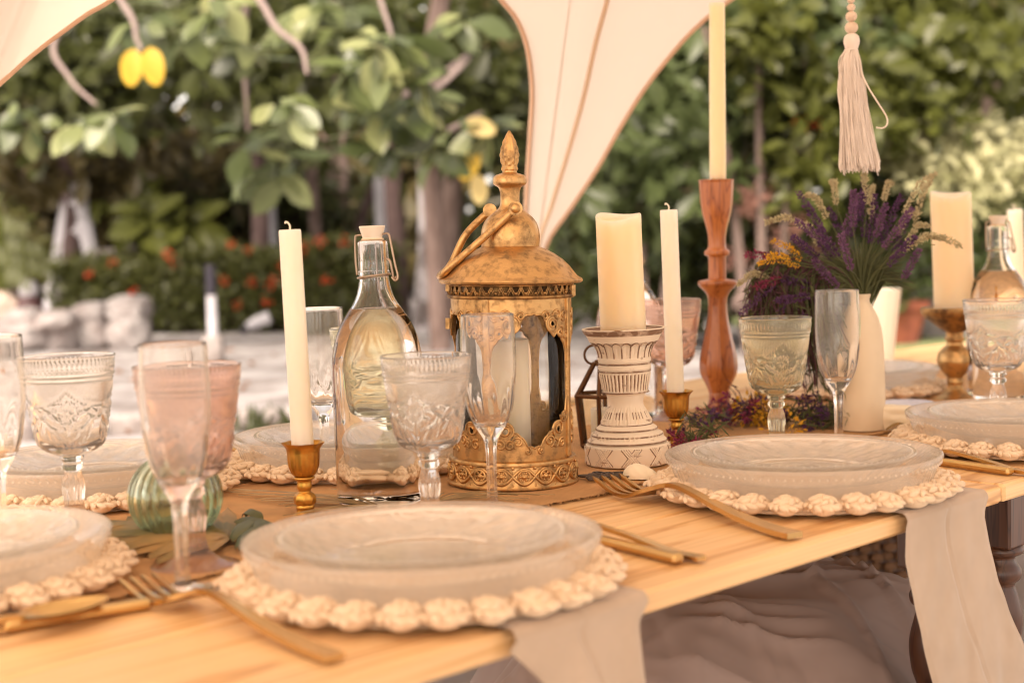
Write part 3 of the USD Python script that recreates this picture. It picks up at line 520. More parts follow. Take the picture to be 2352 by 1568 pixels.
for (z0, z1, m, nm) in [(62, 155, m_whitepaint, 'shaft'), (155, 225, m_black, 'head')]:
    part(t, nm, lathe([(0, z0 * k), (11 * k, z0 * k), (12 * k, (z0 + 3) * k), (11 * k, (z1 - 2) * k), (10 * k, z1 * k), (0, z1 * k)], 20), m)
t = thing('garden_spotlight', 'small bluish white object of unknown kind, made up as a tilted cylinder before the hedge', 'garden light', loc=gp(560, 772))  # unidentified pale blob; the cylinder on a stand is made up
kk = gp(560, 772)[1] / FPX
part(t, 'stand', limb([[0, 0, -0.02], [0.0, 0, 14 * kk], [18 * kk, 0, 26 * kk]], 0.03, 0.025), m_black)
part(t, 'shade', tube(np.array([[10 * kk, 0, 22 * kk], [28 * kk, 0, 30 * kk], [62 * kk, 0, 42 * kk]]), np.array([.03, .045, .05]), 16), m_whitepaint)
# white A-frame, rail, posts
t = thing('a_frame_stand', 'weathered white A-frame stand behind the hedge at left', 'stand')
Y = 13.6
for (x0, y0, x1, y1) in [(132, 620, 165, 420), (212, 600, 178, 420), (140, 540, 205, 520), (150, 470, 188, 462)]:
    a, b = Q(x0, y0, Y), Q(x1, y1, Y); a2 = a.copy()
    if y0 >= 600: a2 = b + (a - b) * (b[2] / (b[2] - a[2]))
    part(t, 'leg' if y0 >= 600 else 'crossbar', tube(np.linspace(a2, b, 4), 0.07, 6), m_whitepaint, smooth=30)
t = thing('low_rail', 'low grey rail running behind the hedge', 'fence')
a, b = Q(205, 588, 13.2), Q(452, 553, 14.2); part(t, 'rail', tube(np.linspace(a, b, 4), 0.045, 4), m_greywood, smooth=False)
for q in (a + (b - a) * .12, a + (b - a) * .9): part(t, 'post', tube(np.array([[q[0], q[1], 0], [q[0], q[1], q[2]]]), 0.04, 4), m_greywood, smooth=False)
for (x, yt, Y, w, lb) in [(613, 425, 14.0, .07, 'white post behind the hedge left of the tall candle'), (872, 395, 14.0, .06, 'white post left of the dark trunk'), (357, 395, 15.5, .06, 'white post under the pale sky gap'), (1255, 600, 12, .05, 'white post just right of the lantern dome')]:
    q = Q(x, yt, Y); single('white_post', tube(np.array([[q[0], q[1], -0.05], [q[0], q[1], q[2] * .5], q]), w, 8), m_whitepaint, lb, 'post')
# edging stones behind the table
for i, (x, y, w) in enumerate([(40, 1040, 110), (180, 1030, 120), (310, 1020, 110), (450, 1018, 110), (560, 1012, 70), (625, 1010, 60), (690, 1005, 70), (1280, 965, 120), (1420, 955, 110)]):
    b = gp(x, y - 20); k = b[1] / FPX; r = rbox(w * k * .95, 0.16, 0.10, 0.02, -0.01)
    v = np.asarray(r.vertices); r = tm(v, r.faces)
    single('edging_stone', r, m_edging, None, 'stone', smooth=False, loc=b, rot=(0, 0, (i * 37 % 11) - 5), group='edging stones behind the table')
    tag(stage.GetPrimAtPath('/World/edging_stone' + ('' if i == 0 else '_%03d' % i)), 'grey edging stone in the row on the gravel behind the table')
r = np.random.default_rng(3)
for (x, y) in [(590, 1000), (660, 990)]:
    b = gp(x, y); n = 40
    single('grass_tuft', leaves(L_thin, b + r.normal(size=(n, 3)) * [.04, .03, 0], rdirs(r, n, 1.6), r.uniform(.08, .14, n), r), m_leafA, 'small green tuft between the edging stones, %s' % ('left of the ivory candle base' if x < 600 else 'nearest the ivory candle'), 'plant', smooth=False)
n = 60; b = np.stack([r.uniform(-3, 0.6, n), r.uniform(5.2, 10, n), np.full(n, 0.03)], -1)
single('fallen_leaves', leaves(L_mid, b, rdirs(r, n, 0.0, 0.15), r.uniform(.05, .1, n), r), leafmat('fallen_brown', [(0, (0.20, 0.09, 0.04)), (1, (0.40, 0.24, 0.13))]), 'scattered brown fallen leaves on the white gravel', 'leaves', kind='stuff', smooth=False)

# ------------------------------------------------------------------ tent canopy
def pxd(l): return [Q(x, y, Y) for x, y, Y in l]
PEAK = np.array([0.30, 1.30, 2.45])
_t0 = Q(1228, 700, 3.36); _nl = np.cross([1.0, 0, 0], PEAK - _t0)
def onleg(l):                           # points of the leg's edges on its taut plane
    return [CAM + ray(x, y) * (((_t0 - CAM) @ _nl) / (ray(x, y) @ _nl)) for x, y in l]
tipc = onleg([(1158, 1150)])[0]
Lc = onleg([(1170, 1050), (1201, 850), (1204, 690), (1206, 560), (1208, 470), (1213, 380), (1218, 300), (1222, 230), (1219, 165), (1208, 100), (1186, 45), (1150, 0)])
Rc = onleg([(1175, 1050), (1207, 850), (1232, 690), (1255, 565), (1310, 480), (1370, 390), (1421, 300), (1472, 217), (1522, 150), (1582, 80), (1640, 28), (1690, -8)])
archL = onleg([(1085, -80), (960, -180)]) + pxd([(760, -235, 2.45), (540, -190, 2.38), (360, -80, 2.3)])
legL = pxd([(255, 0, 2.25), (200, 32, 2.22), (150, 68, 2.2), (100, 105, 2.18), (50, 146, 2.16), (0, 191, 2.14), (-120, 290, 2.14), (-500, 520, 2.2), (-1000, 900, 2.25)])
tipL = np.array([-1.9, 2.3, 0.0])
legL2 = [np.array([-1.85, 2.0, 0.35]), np.array([-1.6, 1.6, 0.8])]
archR = onleg([(1800, -85), (2000, -180)]) + pxd([(2300, -225, 2.8), (2600, -150, 2.9), (2850, 60, 3.0), (3050, 450, 3.05)])
tipR = np.array([1.75, 3.05, 0.0])
back = [np.array([1.72, 2.7, 0.5]), np.array([1.6, 2.2, 1.0]), np.array([1.5, 1.4, 1.35]), np.array([1.5, 0.5, 1.2]), np.array([1.6, -0.4, 0.6]), np.array([1.65, -0.8, 0.0]),
        np.array([1.2, -0.75, 0.8]), np.array([0.2, -0.7, 1.35]), np.array([-0.8, -0.75, 0.8]), np.array([-1.3, -0.8, 0.0]), np.array([-1.2, -0.3, 0.7]), np.array([-1.1, 0.5, 1.25]), np.array([-1.05, 1.1, 1.2])]
loop = [tipc] + Lc + archL + legL + [tipL] + legL2 + back[::-1] + [tipR] + archR[::-1] + Rc[::-1]
loop = np.array(loop); B = curve(np.vstack([loop, loop[:1]]), 4)
g = np.linspace(0, 1, 22)
S = B[None] * (1 - g)[:, None, None] + PEAK * g[:, None, None]
S[..., 2] = B[None, :, 2] + (PEAK[2] - B[None, :, 2]) * (g ** 1.0)[:, None]
tent = thing('tent_canopy', 'cream stretch tent canopy with scalloped edges and brown piping above the table', 'tent')
part(tent, 'cloth', sheet(S), m_tent, smooth=True)
part(tent, 'edge_piping', tube(B, 0.0042, 8), m_trim)
sm = curve(onleg([(1216, 900), (1232, 600), (1268, 470), (1305, 350), (1340, 225), (1368, 100), (1397, -8), (1425, -140)]), 6)
sm = np.vstack([sm, sm[-1] + (PEAK - sm[-1]) * np.linspace(0.06, 0.97, 20)[:, None]])
sm = sm - (sm - CAM) / np.linalg.norm(sm - CAM, axis=1, keepdims=True) * 0.012
part(tent, 'seam', tube(sm, 0.0045, 8), m_seam)

# ------------------------------------------------------------------ floor under the table
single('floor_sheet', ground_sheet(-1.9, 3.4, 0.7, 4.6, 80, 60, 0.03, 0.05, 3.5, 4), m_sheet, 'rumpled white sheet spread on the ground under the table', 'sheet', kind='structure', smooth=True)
def mound(cx, cy, R, h, seed, fold=0.05, n=90, sq=1.0):
    r = np.linspace(0, 1, 80); a = np.linspace(0, 2 * np.pi, n + 1)
    rr, aa = np.meshgrid(r, a, indexing='ij'); edge = 1 + 0.12 * np.sin(3 * aa + seed) + 0.06 * np.sin(7 * aa)
    x = rr * R * edge * np.cos(aa); y = rr * R * edge * np.sin(aa) * sq
    z = h * np.clip(1 - rr ** 3.2, 0, 1) + 0.004
    q = np.stack([x * 3.2, y * 3.2, 0 * x + seed], -1); w = meshkit.fbm(q, 4, seed); rid = 1 - np.abs(2 * meshkit.fbm(np.stack([x * 2.6 + y * 1.5, y * 6 - x * 2, 0 * x + seed], -1), 3, seed + 5) - 1)
    d1 = (y * 0.92 + x * 0.40) * 17 + 1.6 * meshkit.fbm(np.stack([x * 3, y * 3, 0 * x + seed + 4], -1), 2, seed + 2); fine = 1 - np.abs(2 * meshkit.fbm(np.stack([x * 2.4 - y * 1.2, d1, 0 * x + seed], -1), 2, seed + 9) - 1)
    d2 = (y * 0.35 - x * 0.9) * 13; cross = 1 - np.abs(2 * meshkit.fbm(np.stack([x * 1.5 + y * 2.5, d2, 0 * x + seed + 7], -1), 2, seed + 21) - 1)
    z = z + (w - 0.5) * fold * np.sin(np.pi * np.clip(rr, 0, 1) ** .7) * 0.7 + ((fine - .7) * fold * .62 + np.clip(cross - .78, 0, 1) * fold * .9) * np.clip(1 - rr ** 6, 0, 1)
    return sheet(np.stack([x, y, np.maximum(z, 0.002)], -1))
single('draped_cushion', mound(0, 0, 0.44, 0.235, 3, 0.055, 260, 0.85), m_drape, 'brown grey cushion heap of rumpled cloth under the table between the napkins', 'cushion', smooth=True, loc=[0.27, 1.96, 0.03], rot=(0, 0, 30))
single('floor_cushion', mound(0, 0, 0.32, 0.20, 8, 0.04), M('cream_cushion', (0.55, 0.42, 0.30), 0.9), 'cream floor cushion beyond the table behind the dark table leg', 'cushion', smooth=True, loc=[-0.12, 2.75, 0.03])
t = thing('wicker_basket', 'brown wicker basket on the floor under the table', 'basket', loc=[0.44, 2.90, 0.045], rot=(0, 0, 12))
bl = []; bx, by, bh = 0.52, 0.30, 0.24
for row in range(13):
    z = 0.01 + row * bh / 13
    for (L, ax) in ((bx, 0), (by, 1)):
        k = int(L / 0.024)
        for i in range(k):
            for s in (-1, 1):
                e = _ico[0].copy(); e.apply_scale([0.016, 0.006, 0.0105])
                if ax: e.apply_transform(trimesh.transformations.rotation_matrix(math.pi / 2, [0, 0, 1]))
                q = -L / 2 + (i + .5) * L / k; o = (s * by / 2 if ax == 0 else s * bx / 2) + s * 0.004 * (1 if (i + row) % 2 else -1)
                e.apply_translation([q, o, z] if ax == 0 else [o, q, z]); bl.append(e)
part(t, 'weave', cat(bl), m_wicker, smooth=True)
part(t, 'body', rbox(bx - 0.01, by - 0.01, bh, 0.01, 0), m_bark)
for s in (-1, 1): part(t, 'rim', tube(np.array([[-bx / 2, s * by / 2, bh], [bx / 2, s * by / 2, bh]]), 0.011, 8), m_wicker)

# ------------------------------------------------------------------ tables
TT = 0.021
def table(label, u0, u1, legs_u):
    uc = (u0 + u1) / 2; vc = (VF + VB) / 2
    t = thing('dining_table', label, 'table', 'low plank tables set end to end', loc=W(uc, vc, 0), rot=(0, 0, 46))
    vs = [VF, 1.01, 1.23, 1.45, 1.675, VB]
    for i in range(5):
        b = rbox(u1 - u0 - 0.002, vs[i + 1] - vs[i] - 0.0028, TT, 0.0035 if i in (0, 4) else 0.0022, T - TT, 0, (vs[i] + vs[i + 1]) / 2 - vc)
        part(t, 'plank', b, m_pine, smooth=False)
    for s in (-1, 1): part(t, 'apron', rbox(u1 - u0 - 0.5, 0.022, 0.028, 0.002, T - TT - 0.028, 0, s * (VB - VF - 0.26) / 2), m_darkwood, smooth=False)
    for u in legs_u:
        for v in (VF + 0.065, VB - 0.075):
            x, y = u - uc, v - vc
            leg = part(t, 'leg', cat([rbox(0.062, 0.062, 0.075, 0.003, T - TT - 0.0752, x, y)]), m_darkwood, smooth=False)
            pr = smoothprof([(0, 0.326), (0.024, 0.326), (0.031, 0.320), (0.030, 0.314), (0.021, 0.309), (0.022, 0.302), (0.028, 0.292), (0.027, 0.282), (0.020, 0.274), (0.023, 0.262), (0.029, 0.235), (0.027, 0.205), (0.021, 0.185), (0.0215, 0.182), (0.0195, 0.178), (0.0195, 0.16), (0.021, 0.157), (0.019, 0.152), (0.016, 0.06), (0.018, 0.03), (0.014, 0), (0, 0)], 4)
            lt = lathe(pr, 28); lt.apply_translation([x, y, 0.0]); part(leg, 'turning', lt, m_darkwood, smooth=50)
    return t
table('pine plank table nearest the camera under the gold lantern', UL, UJ - 0.002, [0.52, 1.607])
table('pine plank table continuing to the right with the turned leg in view', UJ + 0.002, 3.6, [1.77, 3.45])
# burlap runner
nu, nv = 260, 40; u = np.linspace(0.56, 3.4, nu)[:, None]; v = np.linspace(0, 1, nv)[None]
ru = np.random.default_rng(8)
fl = 1.152 + 0.006 * np.sin(u * 9) + 0.004 * np.sin(u * 31 + 1) ; bk = 1.562 + 0.006 * np.sin(u * 7 + 2)
vv = fl + (bk - fl) * v; zz = T + 0.0035 + 0.0012 * meshkit.noise(np.stack([u * 14 + 0 * v, vv * 14, 0 * vv], -1))
RUN = UH * (u + 0 * v)[..., None] + VH * vv[..., None] + np.array([0, 0, 1.0]) * zz[..., None]
rn = thing('burlap_runner', 'orange brown burlap runner along the middle of the table', 'table runner')
part(rn, 'cloth', sheet((RUN - 0)), m_burlap, smooth=True)
fz = []
for (vx, sg) in ((0, -1), (nv - 1, 1)):
    for i in range(0, nu - 1):
        for k in range(3):
            a = RUN[i, vx] + (RUN[i + 1, vx] - RUN[i, vx]) * ru.random(); d = VH * sg * ru.uniform(.002, .007) + UH * ru.normal() * .004
            fz.append(tube(np.array([a - [0, 0, .001], a + d * .6 + [0, 0, .0005], a + d - [0, 0, .0015]]), 0.0005, 3, cap=False))
part(rn, 'frayed_edge', cat(fz), m_burlap, smooth=True, kind='stuff')
TR = T + 0.005      # top of the runner

# ------------------------------------------------------------------ napkins
def napkin(label, uL, uR, tpl, tpr, vin, ush, seed):
    """uL/uR: borders on the table; tpl, tpr: border points (x, y) in the picture on the hanging part"""
    hp = VF - 0.011
    def border(px_, u_top):
        q = [PV(x, y, hp) for x, y in px_]; z = np.array([T - 0.006] + [p_[2] for p_ in q]); uu = np.array([u_top] + [p_ @ UH for p_ in q]); return z[::-1], uu[::-1]
    zl, ul = border(tpl, uL); zr, ur = border(tpr, uR)
    path = [(v, T + 0.004) for v in np.linspace(vin, VF + 0.008, 12)] + [(VF + 0.008 * math.cos(a) - 0.004, T - 0.006 + 0.010 * math.sin(a)) for a in np.linspace(1.35, 3.0, 7)]
    zs = np.linspace(T - 0.012, 0.09, 46); path += [(hp, z) for z in zs]
    s = np.linspace(0, 1, 60); rows = []
    for (v, z) in path:
        if z > T - 0.006: lo, hi = uL + ush[0] * max(v - VF, 0), uR + ush[1] * max(v - VF, 0)
        else: lo, hi = np.interp(z, zl, ul), np.interp(z, zr, ur)
        uu = lo + (hi - lo) * s; dep = np.clip((T - z) / 0.22, 0, 1)
        w = 0.0025 * np.exp(-((s - .5) / .012) ** 2) + 0.0012 * (np.minimum(s, 1 - s) < .03) + (meshkit.fbm(np.stack([uu * 9, 0 * uu + z * 2.5, 0 * uu + seed], -1), 3, seed) - .5) * 0.035 * dep + (meshkit.fbm(np.stack([uu * 30, 0 * uu + z * 22, 0 * uu + v * 20], -1), 2, seed + 3) - .5) * 0.005 - 0.010 * dep
        rows.append(UH * uu[:, None] + VH * (v + np.where(z < T - 0.006, w, 0))[:, None] + np.array([0, 0, 1.0]) * (z + np.where(z > T - 0.006, np.abs(w) * 0.5, 0))[:, None])
    top = np.array(rows); g = sheet(top)
    return single('napkin', g, m_linen, label, 'napkin', 'linen napkins hanging over the table edge', smooth=True)
napkin('beige linen napkin hanging from under the nearest placemat', 0.822, 0.983, [(1166, 1490), (1245, 1568), (1330, 1680)], [(1468, 1430), (1482, 1568), (1500, 1700)], 0.99, (-0.2, 0.02), 4)
napkin('beige linen napkin hanging under the placemat of the right-hand setting', 1.412, 1.592, [(2078, 1290), (2108, 1430), (2138, 1568), (2160, 1700)], [(2262, 1180), (2290, 1330), (2324, 1440), (2372, 1568), (2420, 1700)], 0.99, (-0.15, 0.05), 6)

# ------------------------------------------------------------------ placemats, plates
def blob_path(pts, w, r, step=0.0062, lean=0.62, rng=None):
    """plaited chain along a curve: two rows of leaf-shaped stitches leaning outwards, half a step apart"""
    c = np.asarray(pts); L = np.r_[0, np.cumsum(np.linalg.norm(np.diff(c, axis=0), axis=1))]; n = max(3, int(L[-1] / step)); pos, rot, sc = [], [], []
    for s in (-1, 1):
        q = np.linspace(0, L[-1], n) + (0.25 * s * L[-1] / n); p = np.stack([np.interp(q, L, c[:, k]) for k in range(3)], -1); tg = np.gradient(p, axis=0); tg /= np.maximum(np.linalg.norm(tg, axis=1, keepdims=True), 1e-9); sd = np.cross([0, 0, 1.0], tg)
        d = tg + sd * s * lean + np.array([0, 0, 0.10 * s]) + rng.normal(size=p.shape) * 0.08; pos.append(p + sd * s * w * 0.5 + rng.normal(size=p.shape) * 0.0003); rot.append(frame(d)); sc.append(np.array([step * 0.92, r * 0.92, r]) * (0.9 + 0.2 * rng.random((n, 1))))
    pos, rot, sc = np.vstack(pos), np.vstack(rot), np.vstack(sc); m = np.zeros((len(pos), 4, 4)); m[:, :3, :3] = rot * sc[:, None, :]; m[:, :3, 3] = pos; m[:, 3, 3] = 1
    return batch(STITCH, m)
_t = np.linspace(0, np.pi, 9); STITCH = lathe(np.stack([np.sin(_t) ** 1.25, -np.cos(_t)], -1), 8); STITCH = tm(np.asarray(STITCH.vertices)[:, [2, 1, 0]] * [1, 1, 1], np.asarray(STITCH.faces)[:, ::-1])
def make_placemat(label, loc, rot, sc):
    t = thing('woven_placemat', label, 'placemat', 'scalloped raffia placemats', loc=loc, rot=rot, sc=sc)
    r = np.random.default_rng(6)
    part(t, 'underlay', lathe([(0, 0), (0.152, 0), (0.154, 0.002), (0.152, 0.004), (0, 0.004)], 60), m_raffia)
    rings = []
    for R in (0.1495, 0.139, 0.1285, 0.118, 0.1075, 0.097):
        a = np.linspace(0, 2 * np.pi, 200); rings.append(blob_path(np.stack([R * np.cos(a), R * np.sin(a), 0 * a + 0.0075], -1), 0.0060, 0.0036, 0.0085, 0.62, r))
    part(t, 'woven_centre', cat(rings), m_raffia, smooth=True)
    K = 27; cx, sx_, sy_, sz_ = 0.1580, 0.0235, 0.0160, 0.0108
    for k in range(K):
        a = 2 * np.pi * k / K + r.normal() * 0.010; js = 1 + r.normal(size=3) * 0.05; pos, dr = [], []
        for (rho, n_, lo, hi, lean) in ((0.98, 9, -2.25, 2.25, 0.75), (0.66, 7, -2.3, 2.3, -0.75), (0.30, 4, -2.4, 2.4, 0.6)):
            for q in np.linspace(lo, hi, n_):
                c, sn = math.cos(q), math.sin(q); p_ = np.array([sx_ * js[0] * rho * c, sy_ * js[1] * rho * sn, sz_ * js[2] * math.sqrt(max(1 - rho ** 2, 0.0)) * 0.95]) + r.normal(size=3) * 0.0004
                tg = np.array([-sx_ * sn, sy_ * c, 0]); tg /= np.linalg.norm(tg); nr = np.array([c, sn, 0.0]); p_[2] = p_[2] if p_[0] > -0.012 else min(p_[2], 0.0022); pos.append(p_); dr.append(tg + nr * lean + np.array([0, 0, -0.3 * lean]))
        pos, rot = np.array(pos), frame(np.array(dr)); sc_ = np.array([0.0070, 0.0032, 0.0034]) * (0.9 + 0.25 * r.random((len(pos), 1))); m = np.zeros((len(pos), 4, 4)); m[:, :3, :3] = rot * sc_[:, None, :]; m[:, :3, 3] = pos + [cx, 0, 0.0098]; m[:, 3, 3] = 1
        T_ = trimesh.transformations.rotation_matrix(a, [0, 0, 1]); g = batch(STITCH, m); g.apply_transform(T_); sp = part(t, 'scallop', g, m_raffia, smooth=True)
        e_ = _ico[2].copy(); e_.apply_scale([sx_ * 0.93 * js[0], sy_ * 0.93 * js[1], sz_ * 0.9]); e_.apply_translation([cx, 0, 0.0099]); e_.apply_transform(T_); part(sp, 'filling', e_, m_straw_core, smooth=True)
    return t
def ribd(n, amp): return lambda t, z, r: amp * np.cos(n * t) * np.clip((r - 0.09) / 0.03, 0, 1)
def make_charger(label, loc, rot):
    t = thing('charger_plate', label, 'charger plate', 'large pressed glass charger plates', loc=loc, rot=rot)
    pr = smoothprof([(0, 0), (0.120, 0), (0.143, 0.0004), (0.1475, 0.003), (0.150, 0.008), (0.1535, 0.0145), (0.1580, 0.0195), (0.1605, 0.0222), (0.1595, 0.0245), (0.156, 0.0245), (0.149, 0.0215), (0.136, 0.0155), (0.120, 0.0095), (0.100, 0.0058), (0.06, 0.005), (0, 0.005)], 4)
    pr = pr * [0.966, 1.42]
    part(t, 'plate_body', lathe(pr, 240, lambda th, z, r: 0.0010 * np.cos(90 * th) * ((r > 0.1) & (r < 0.1575))), m_plateg, smooth=60)
    a = np.linspace(0, 2 * np.pi, 110, endpoint=False); m = mats(np.stack([0.1529 * np.cos(a), 0.1529 * np.sin(a), 0 * a + 0.0263], -1), np.repeat(np.eye(3)[None], 110, 0), 0.0017 * np.ones(3))
    part(t, 'bead_rim', batch(_ico[1], m), m_plateg, smooth=True)
    return t
def make_plate(label, loc, rot):
    t = thing('dinner_plate', label, 'plate', 'glass dinner plates on the chargers', loc=loc, rot=rot)
    pr = smoothprof([(0, 0), (0.074, 0), (0.077, -0.0058), (0.082, -0.0058), (0.087, 0.001), (0.100, 0.006), (0.118, 0.014), (0.128, 0.0195), (0.1312, 0.0215), (0.1305, 0.0235), (0.127, 0.0228), (0.115, 0.0165), (0.098, 0.0092), (0.080, 0.0042), (0, 0.004)], 4)
    def d(th, z, r): return 0 * r
    pr = pr * [0.966, 1.0]; g = lathe(pr, 200); v = np.asarray(g.vertices).copy(); r = np.hypot(v[:, 0], v[:, 1]); th = np.arctan2(v[:, 1], v[:, 0]); topside = v[:, 2] > 0.0038
    rel = np.cos(24 * th) * np.cos((r - 0.1) * 220) * ((r > 0.085) & (r < 0.124)) + 0.7 * np.cos(12 * th + r * 160) * ((r > 0.03) & (r < 0.075))
    v[:, 2] += np.where(topside, rel * 0.0011, 0); part(t, 'plate_body', tm(v, g.faces), m_innerg, smooth=60)
    a = np.linspace(0, 2 * np.pi, 90, endpoint=False); m = mats(np.stack([0.1219 * np.cos(a), 0.1219 * np.sin(a), 0 * a + 0.0232], -1), np.repeat(np.eye(3)[None], 90, 0), 0.0013 * np.ones(3))
    part(t, 'bead_rim', batch(_ico[0], m), m_innerg, smooth=True)
    return t
SET = [('nearest the camera', P(970, 1231, T + 0.047), 0), ('on the right behind the hanging napkin', P(1842, 1043, T + 0.047), 40), ('cut by the left edge of the picture at the table head', P(-152, 1238, T + 0.047), 77),
       ('across the table behind the clear goblet at left', P(218, 1052, T + 0.047), 20), ('at the far right in front of the right-hand bottle', P(2352, 948, T + 0.047), 111), ('across the table behind the cream vase', P(1955, 846, T + 0.047), 63), ('across the table behind the ivory taper candle at left', P(805, 1026, T + 0.03), 150)]
pm = ch = dp = None
for i, (lb, c, a) in enumerate(SET):
    l0, l1, l2 = [c[0], c[1], T + 0.0045], [c[0], c[1], T + 0.0156], [c[0], c[1], T + 0.0285]
    s = 1.0
    if i == 0:
        pm = make_placemat('scalloped raffia placemat ' + lb, l0, (0, 0, a), .965); ch = make_charger('large pressed glass charger ' + lb, l1, (0, 0, a)); dp = make_plate('glass dinner plate ' + lb, l2, (0, 0, a))
    else:
        dup(pm, 'scalloped raffia placemat ' + lb, l0, (0, 0, a), .965); dup(ch, 'large pressed glass charger ' + lb, l1, (0, 0, a)); dup(dp, 'glass dinner plate ' + lb, l2, (0, 0, a))

# ------------------------------------------------------------------ goblets and flutes
GP = smoothprof([(0, 0.0015), (0.036, 0.0), (0.0435, 0.0008), (0.0445, 0.0022), (0.040, 0.0048), (0.024, 0.0095), (0.0155, 0.0165), (0.0120, 0.024), (0.0100, 0.034), (0.0118, 0.050), (0.0108, 0.060), (0.0092, 0.066), (0.0092, 0.069), (0.0118, 0.072), (0.0118, 0.076), (0.0098, 0.0785), (0.0128, 0.0825), (0.0120, 0.0855)], 4)
GB = smoothprof([(0.0120, 0.0855), (0.020, 0.0885), (0.0300, 0.0935), (0.0350, 0.100), (0.0385, 0.112), (0.0415, 0.130), (0.0440, 0.146), (0.0470, 0.166), (0.0482, 0.170), (0.0480, 0.1725), (0.0492, 0.1775), (0.0505, 0.191), (0.0512, 0.1945), (0.0503, 0.1958)], 9)
GI = smoothprof([(0.0488, 0.1948), (0.0475, 0.180), (0.0450, 0.164), (0.0422, 0.146), (0.0395, 0.128), (0.0365, 0.112), (0.0325, 0.1025), (0.024, 0.0975), (0.0, 0.0955)], 5)
LEAVES = []
for sx in (-1, 1):
    LEAVES += [(sx * 0.012, 0.121, 0.0085, 0.0030, sx * 0.55), (sx * 0.020, 0.126, 0.0075, 0.0026, sx * 0.9), (sx * 0.0085, 0.111, 0.0085, 0.0028, sx * 0.9), (sx * 0.017, 0.108, 0.0085, 0.0026, sx * 1.15), (sx * 0.024, 0.113, 0.0075, 0.0026, sx * 1.3), (sx * 0.006, 0.101, 0.0065, 0.0022, sx * 1.1), (sx * 0.027, 0.134, 0.006, 0.0028, sx * -0.5), (sx * 0.0225, 0.141, 0.0045, 0.0022, sx * 0.3)]
LEAVES += [(0, 0.117, 0.007, 0.0016, math.pi / 2), (0, 0.104, 0.006, 0.0018, math.pi / 2)]
def gob_disp(t, z, r):
    q = (t + math.pi / 4) % (math.pi / 2) - math.pi / 4; x = q * 0.0425 / 1.0 ; d = np.zeros_like(r)
    bowl = (z > 0.094) & (z < 0.1688)
    s = np.abs(q) / (math.pi / 4); zc = 0.1435 + 0.0175 * (1 - s) ** 2.2
    rib = bowl & (z > zc + 0.0008); d += np.where(rib, 0.00045 * np.cos(128 * t) * np.clip((0.168 - z) / 0.002, 0, 1), 0)
    d += np.where(bowl, 0.0011 * np.exp(-((z - zc) / 0.0009) ** 2), 0)
    fx, fz = x, z - 0.1345; fr = np.hypot(fx, fz); fa = np.arctan2(fz, fx)
    d += np.where(bowl & (fr < 0.0098) & (fr > 0.0026), 0.0015 * np.abs(np.cos(6.5 * fa)) * np.sin(np.pi * (fr - 0.0022) / 0.0078) ** 0.6, 0)
    d += 0.0016 * np.exp(-(fr / 0.0020) ** 2)
    for (lx, lz, ll, lw, la) in LEAVES:
        dx, dz = x - lx, z - lz; a = (dx * math.cos(la) + dz * math.sin(la)) / ll; b = (-dx * math.sin(la) + dz * math.cos(la)) / (lw * 1.0)
        d += 0.0014 * np.clip(1 - a * a - b * b, 0, 1) ** 0.6
    for k in range(6):
        for sx in (-1, 1):
            bx_, bz_ = sx * (0.012 + 0.0032 * k), 0.1395 + 0.0004 * k * k; d += 0.0009 * np.exp(-((x - bx_) ** 2 + (z - bz_) ** 2) / 0.0011 ** 2)
    d += 0.0012 * np.exp(-((x) ** 2 + (z - 0.151) ** 2) / 0.0016 ** 2)
    d += 0.0010 * np.exp(-((z - 0.1752) / 0.0013) ** 2) * (0.35 + 0.65 * np.abs(np.cos(36 * t)))
    d += np.where((z > 0.180) & (z < 0.189), 0.0004 * np.sin(np.pi * (z - 0.180) / 0.009) * np.cos(60 * t), 0)
    st = (z > 0.018) & (z < 0.066); d += np.where(st, 0.0009 * np.cos(14 * t) * np.sin(np.pi * np.clip((z - 0.018) / 0.048, 0, 1)), 0)
    return d
def make_goblet(colour, m, label, loc, rot, sc):
    t = thing(colour + '_goblet', label, 'goblet', 'pressed glass goblets', loc, rot, sc)
    stem = lathe(np.vstack([GP, [[0.0, 0.0868]]]), 112, gob_disp)
    outer = lathe(np.vstack([[[0.0, 0.0857]], GB[1:], GI]), 512, lambda a, z, r: np.where(np.arange(len(r))[:, None] < len(GB), gob_disp(a, z, r), 0))
    part(t, 'stem_and_foot', stem, m, smooth=60); part(t, 'bowl', outer, m, smooth=60); return t
g1 = make_goblet('clear', m_press, 'clear embossed goblet at left behind the left plate', P(174, 1222), (0, 0, 12), .975)
dup(g1, 'clear embossed goblet in front of the swing-top bottle at centre', P(990, 1212), (0, 0, 75), .935)
dup(g1, 'clear embossed goblet at the far right in front of the gold candle stand', P(2293, 984), (0, 0, 40), .975)
g2 = make_goblet('pink', m_pinkg, 'pink embossed goblet at left behind the champagne flute', P(449, 1304), (0, 0, 30), 0.985)
dup(g2, 'pink embossed goblet far behind the slim taper candle', P(1543, 967), (0, 0, 10), 1.0)
g3 = make_goblet('green', m_greeng, 'pale green embossed goblet behind the right-hand plate', P(1785, 1046), (0, 0, -88), .95)
dup(g3, 'pale green goblet seen through the left swing-top bottle', P(862, 1107), (0, 0, 33), 1.0)
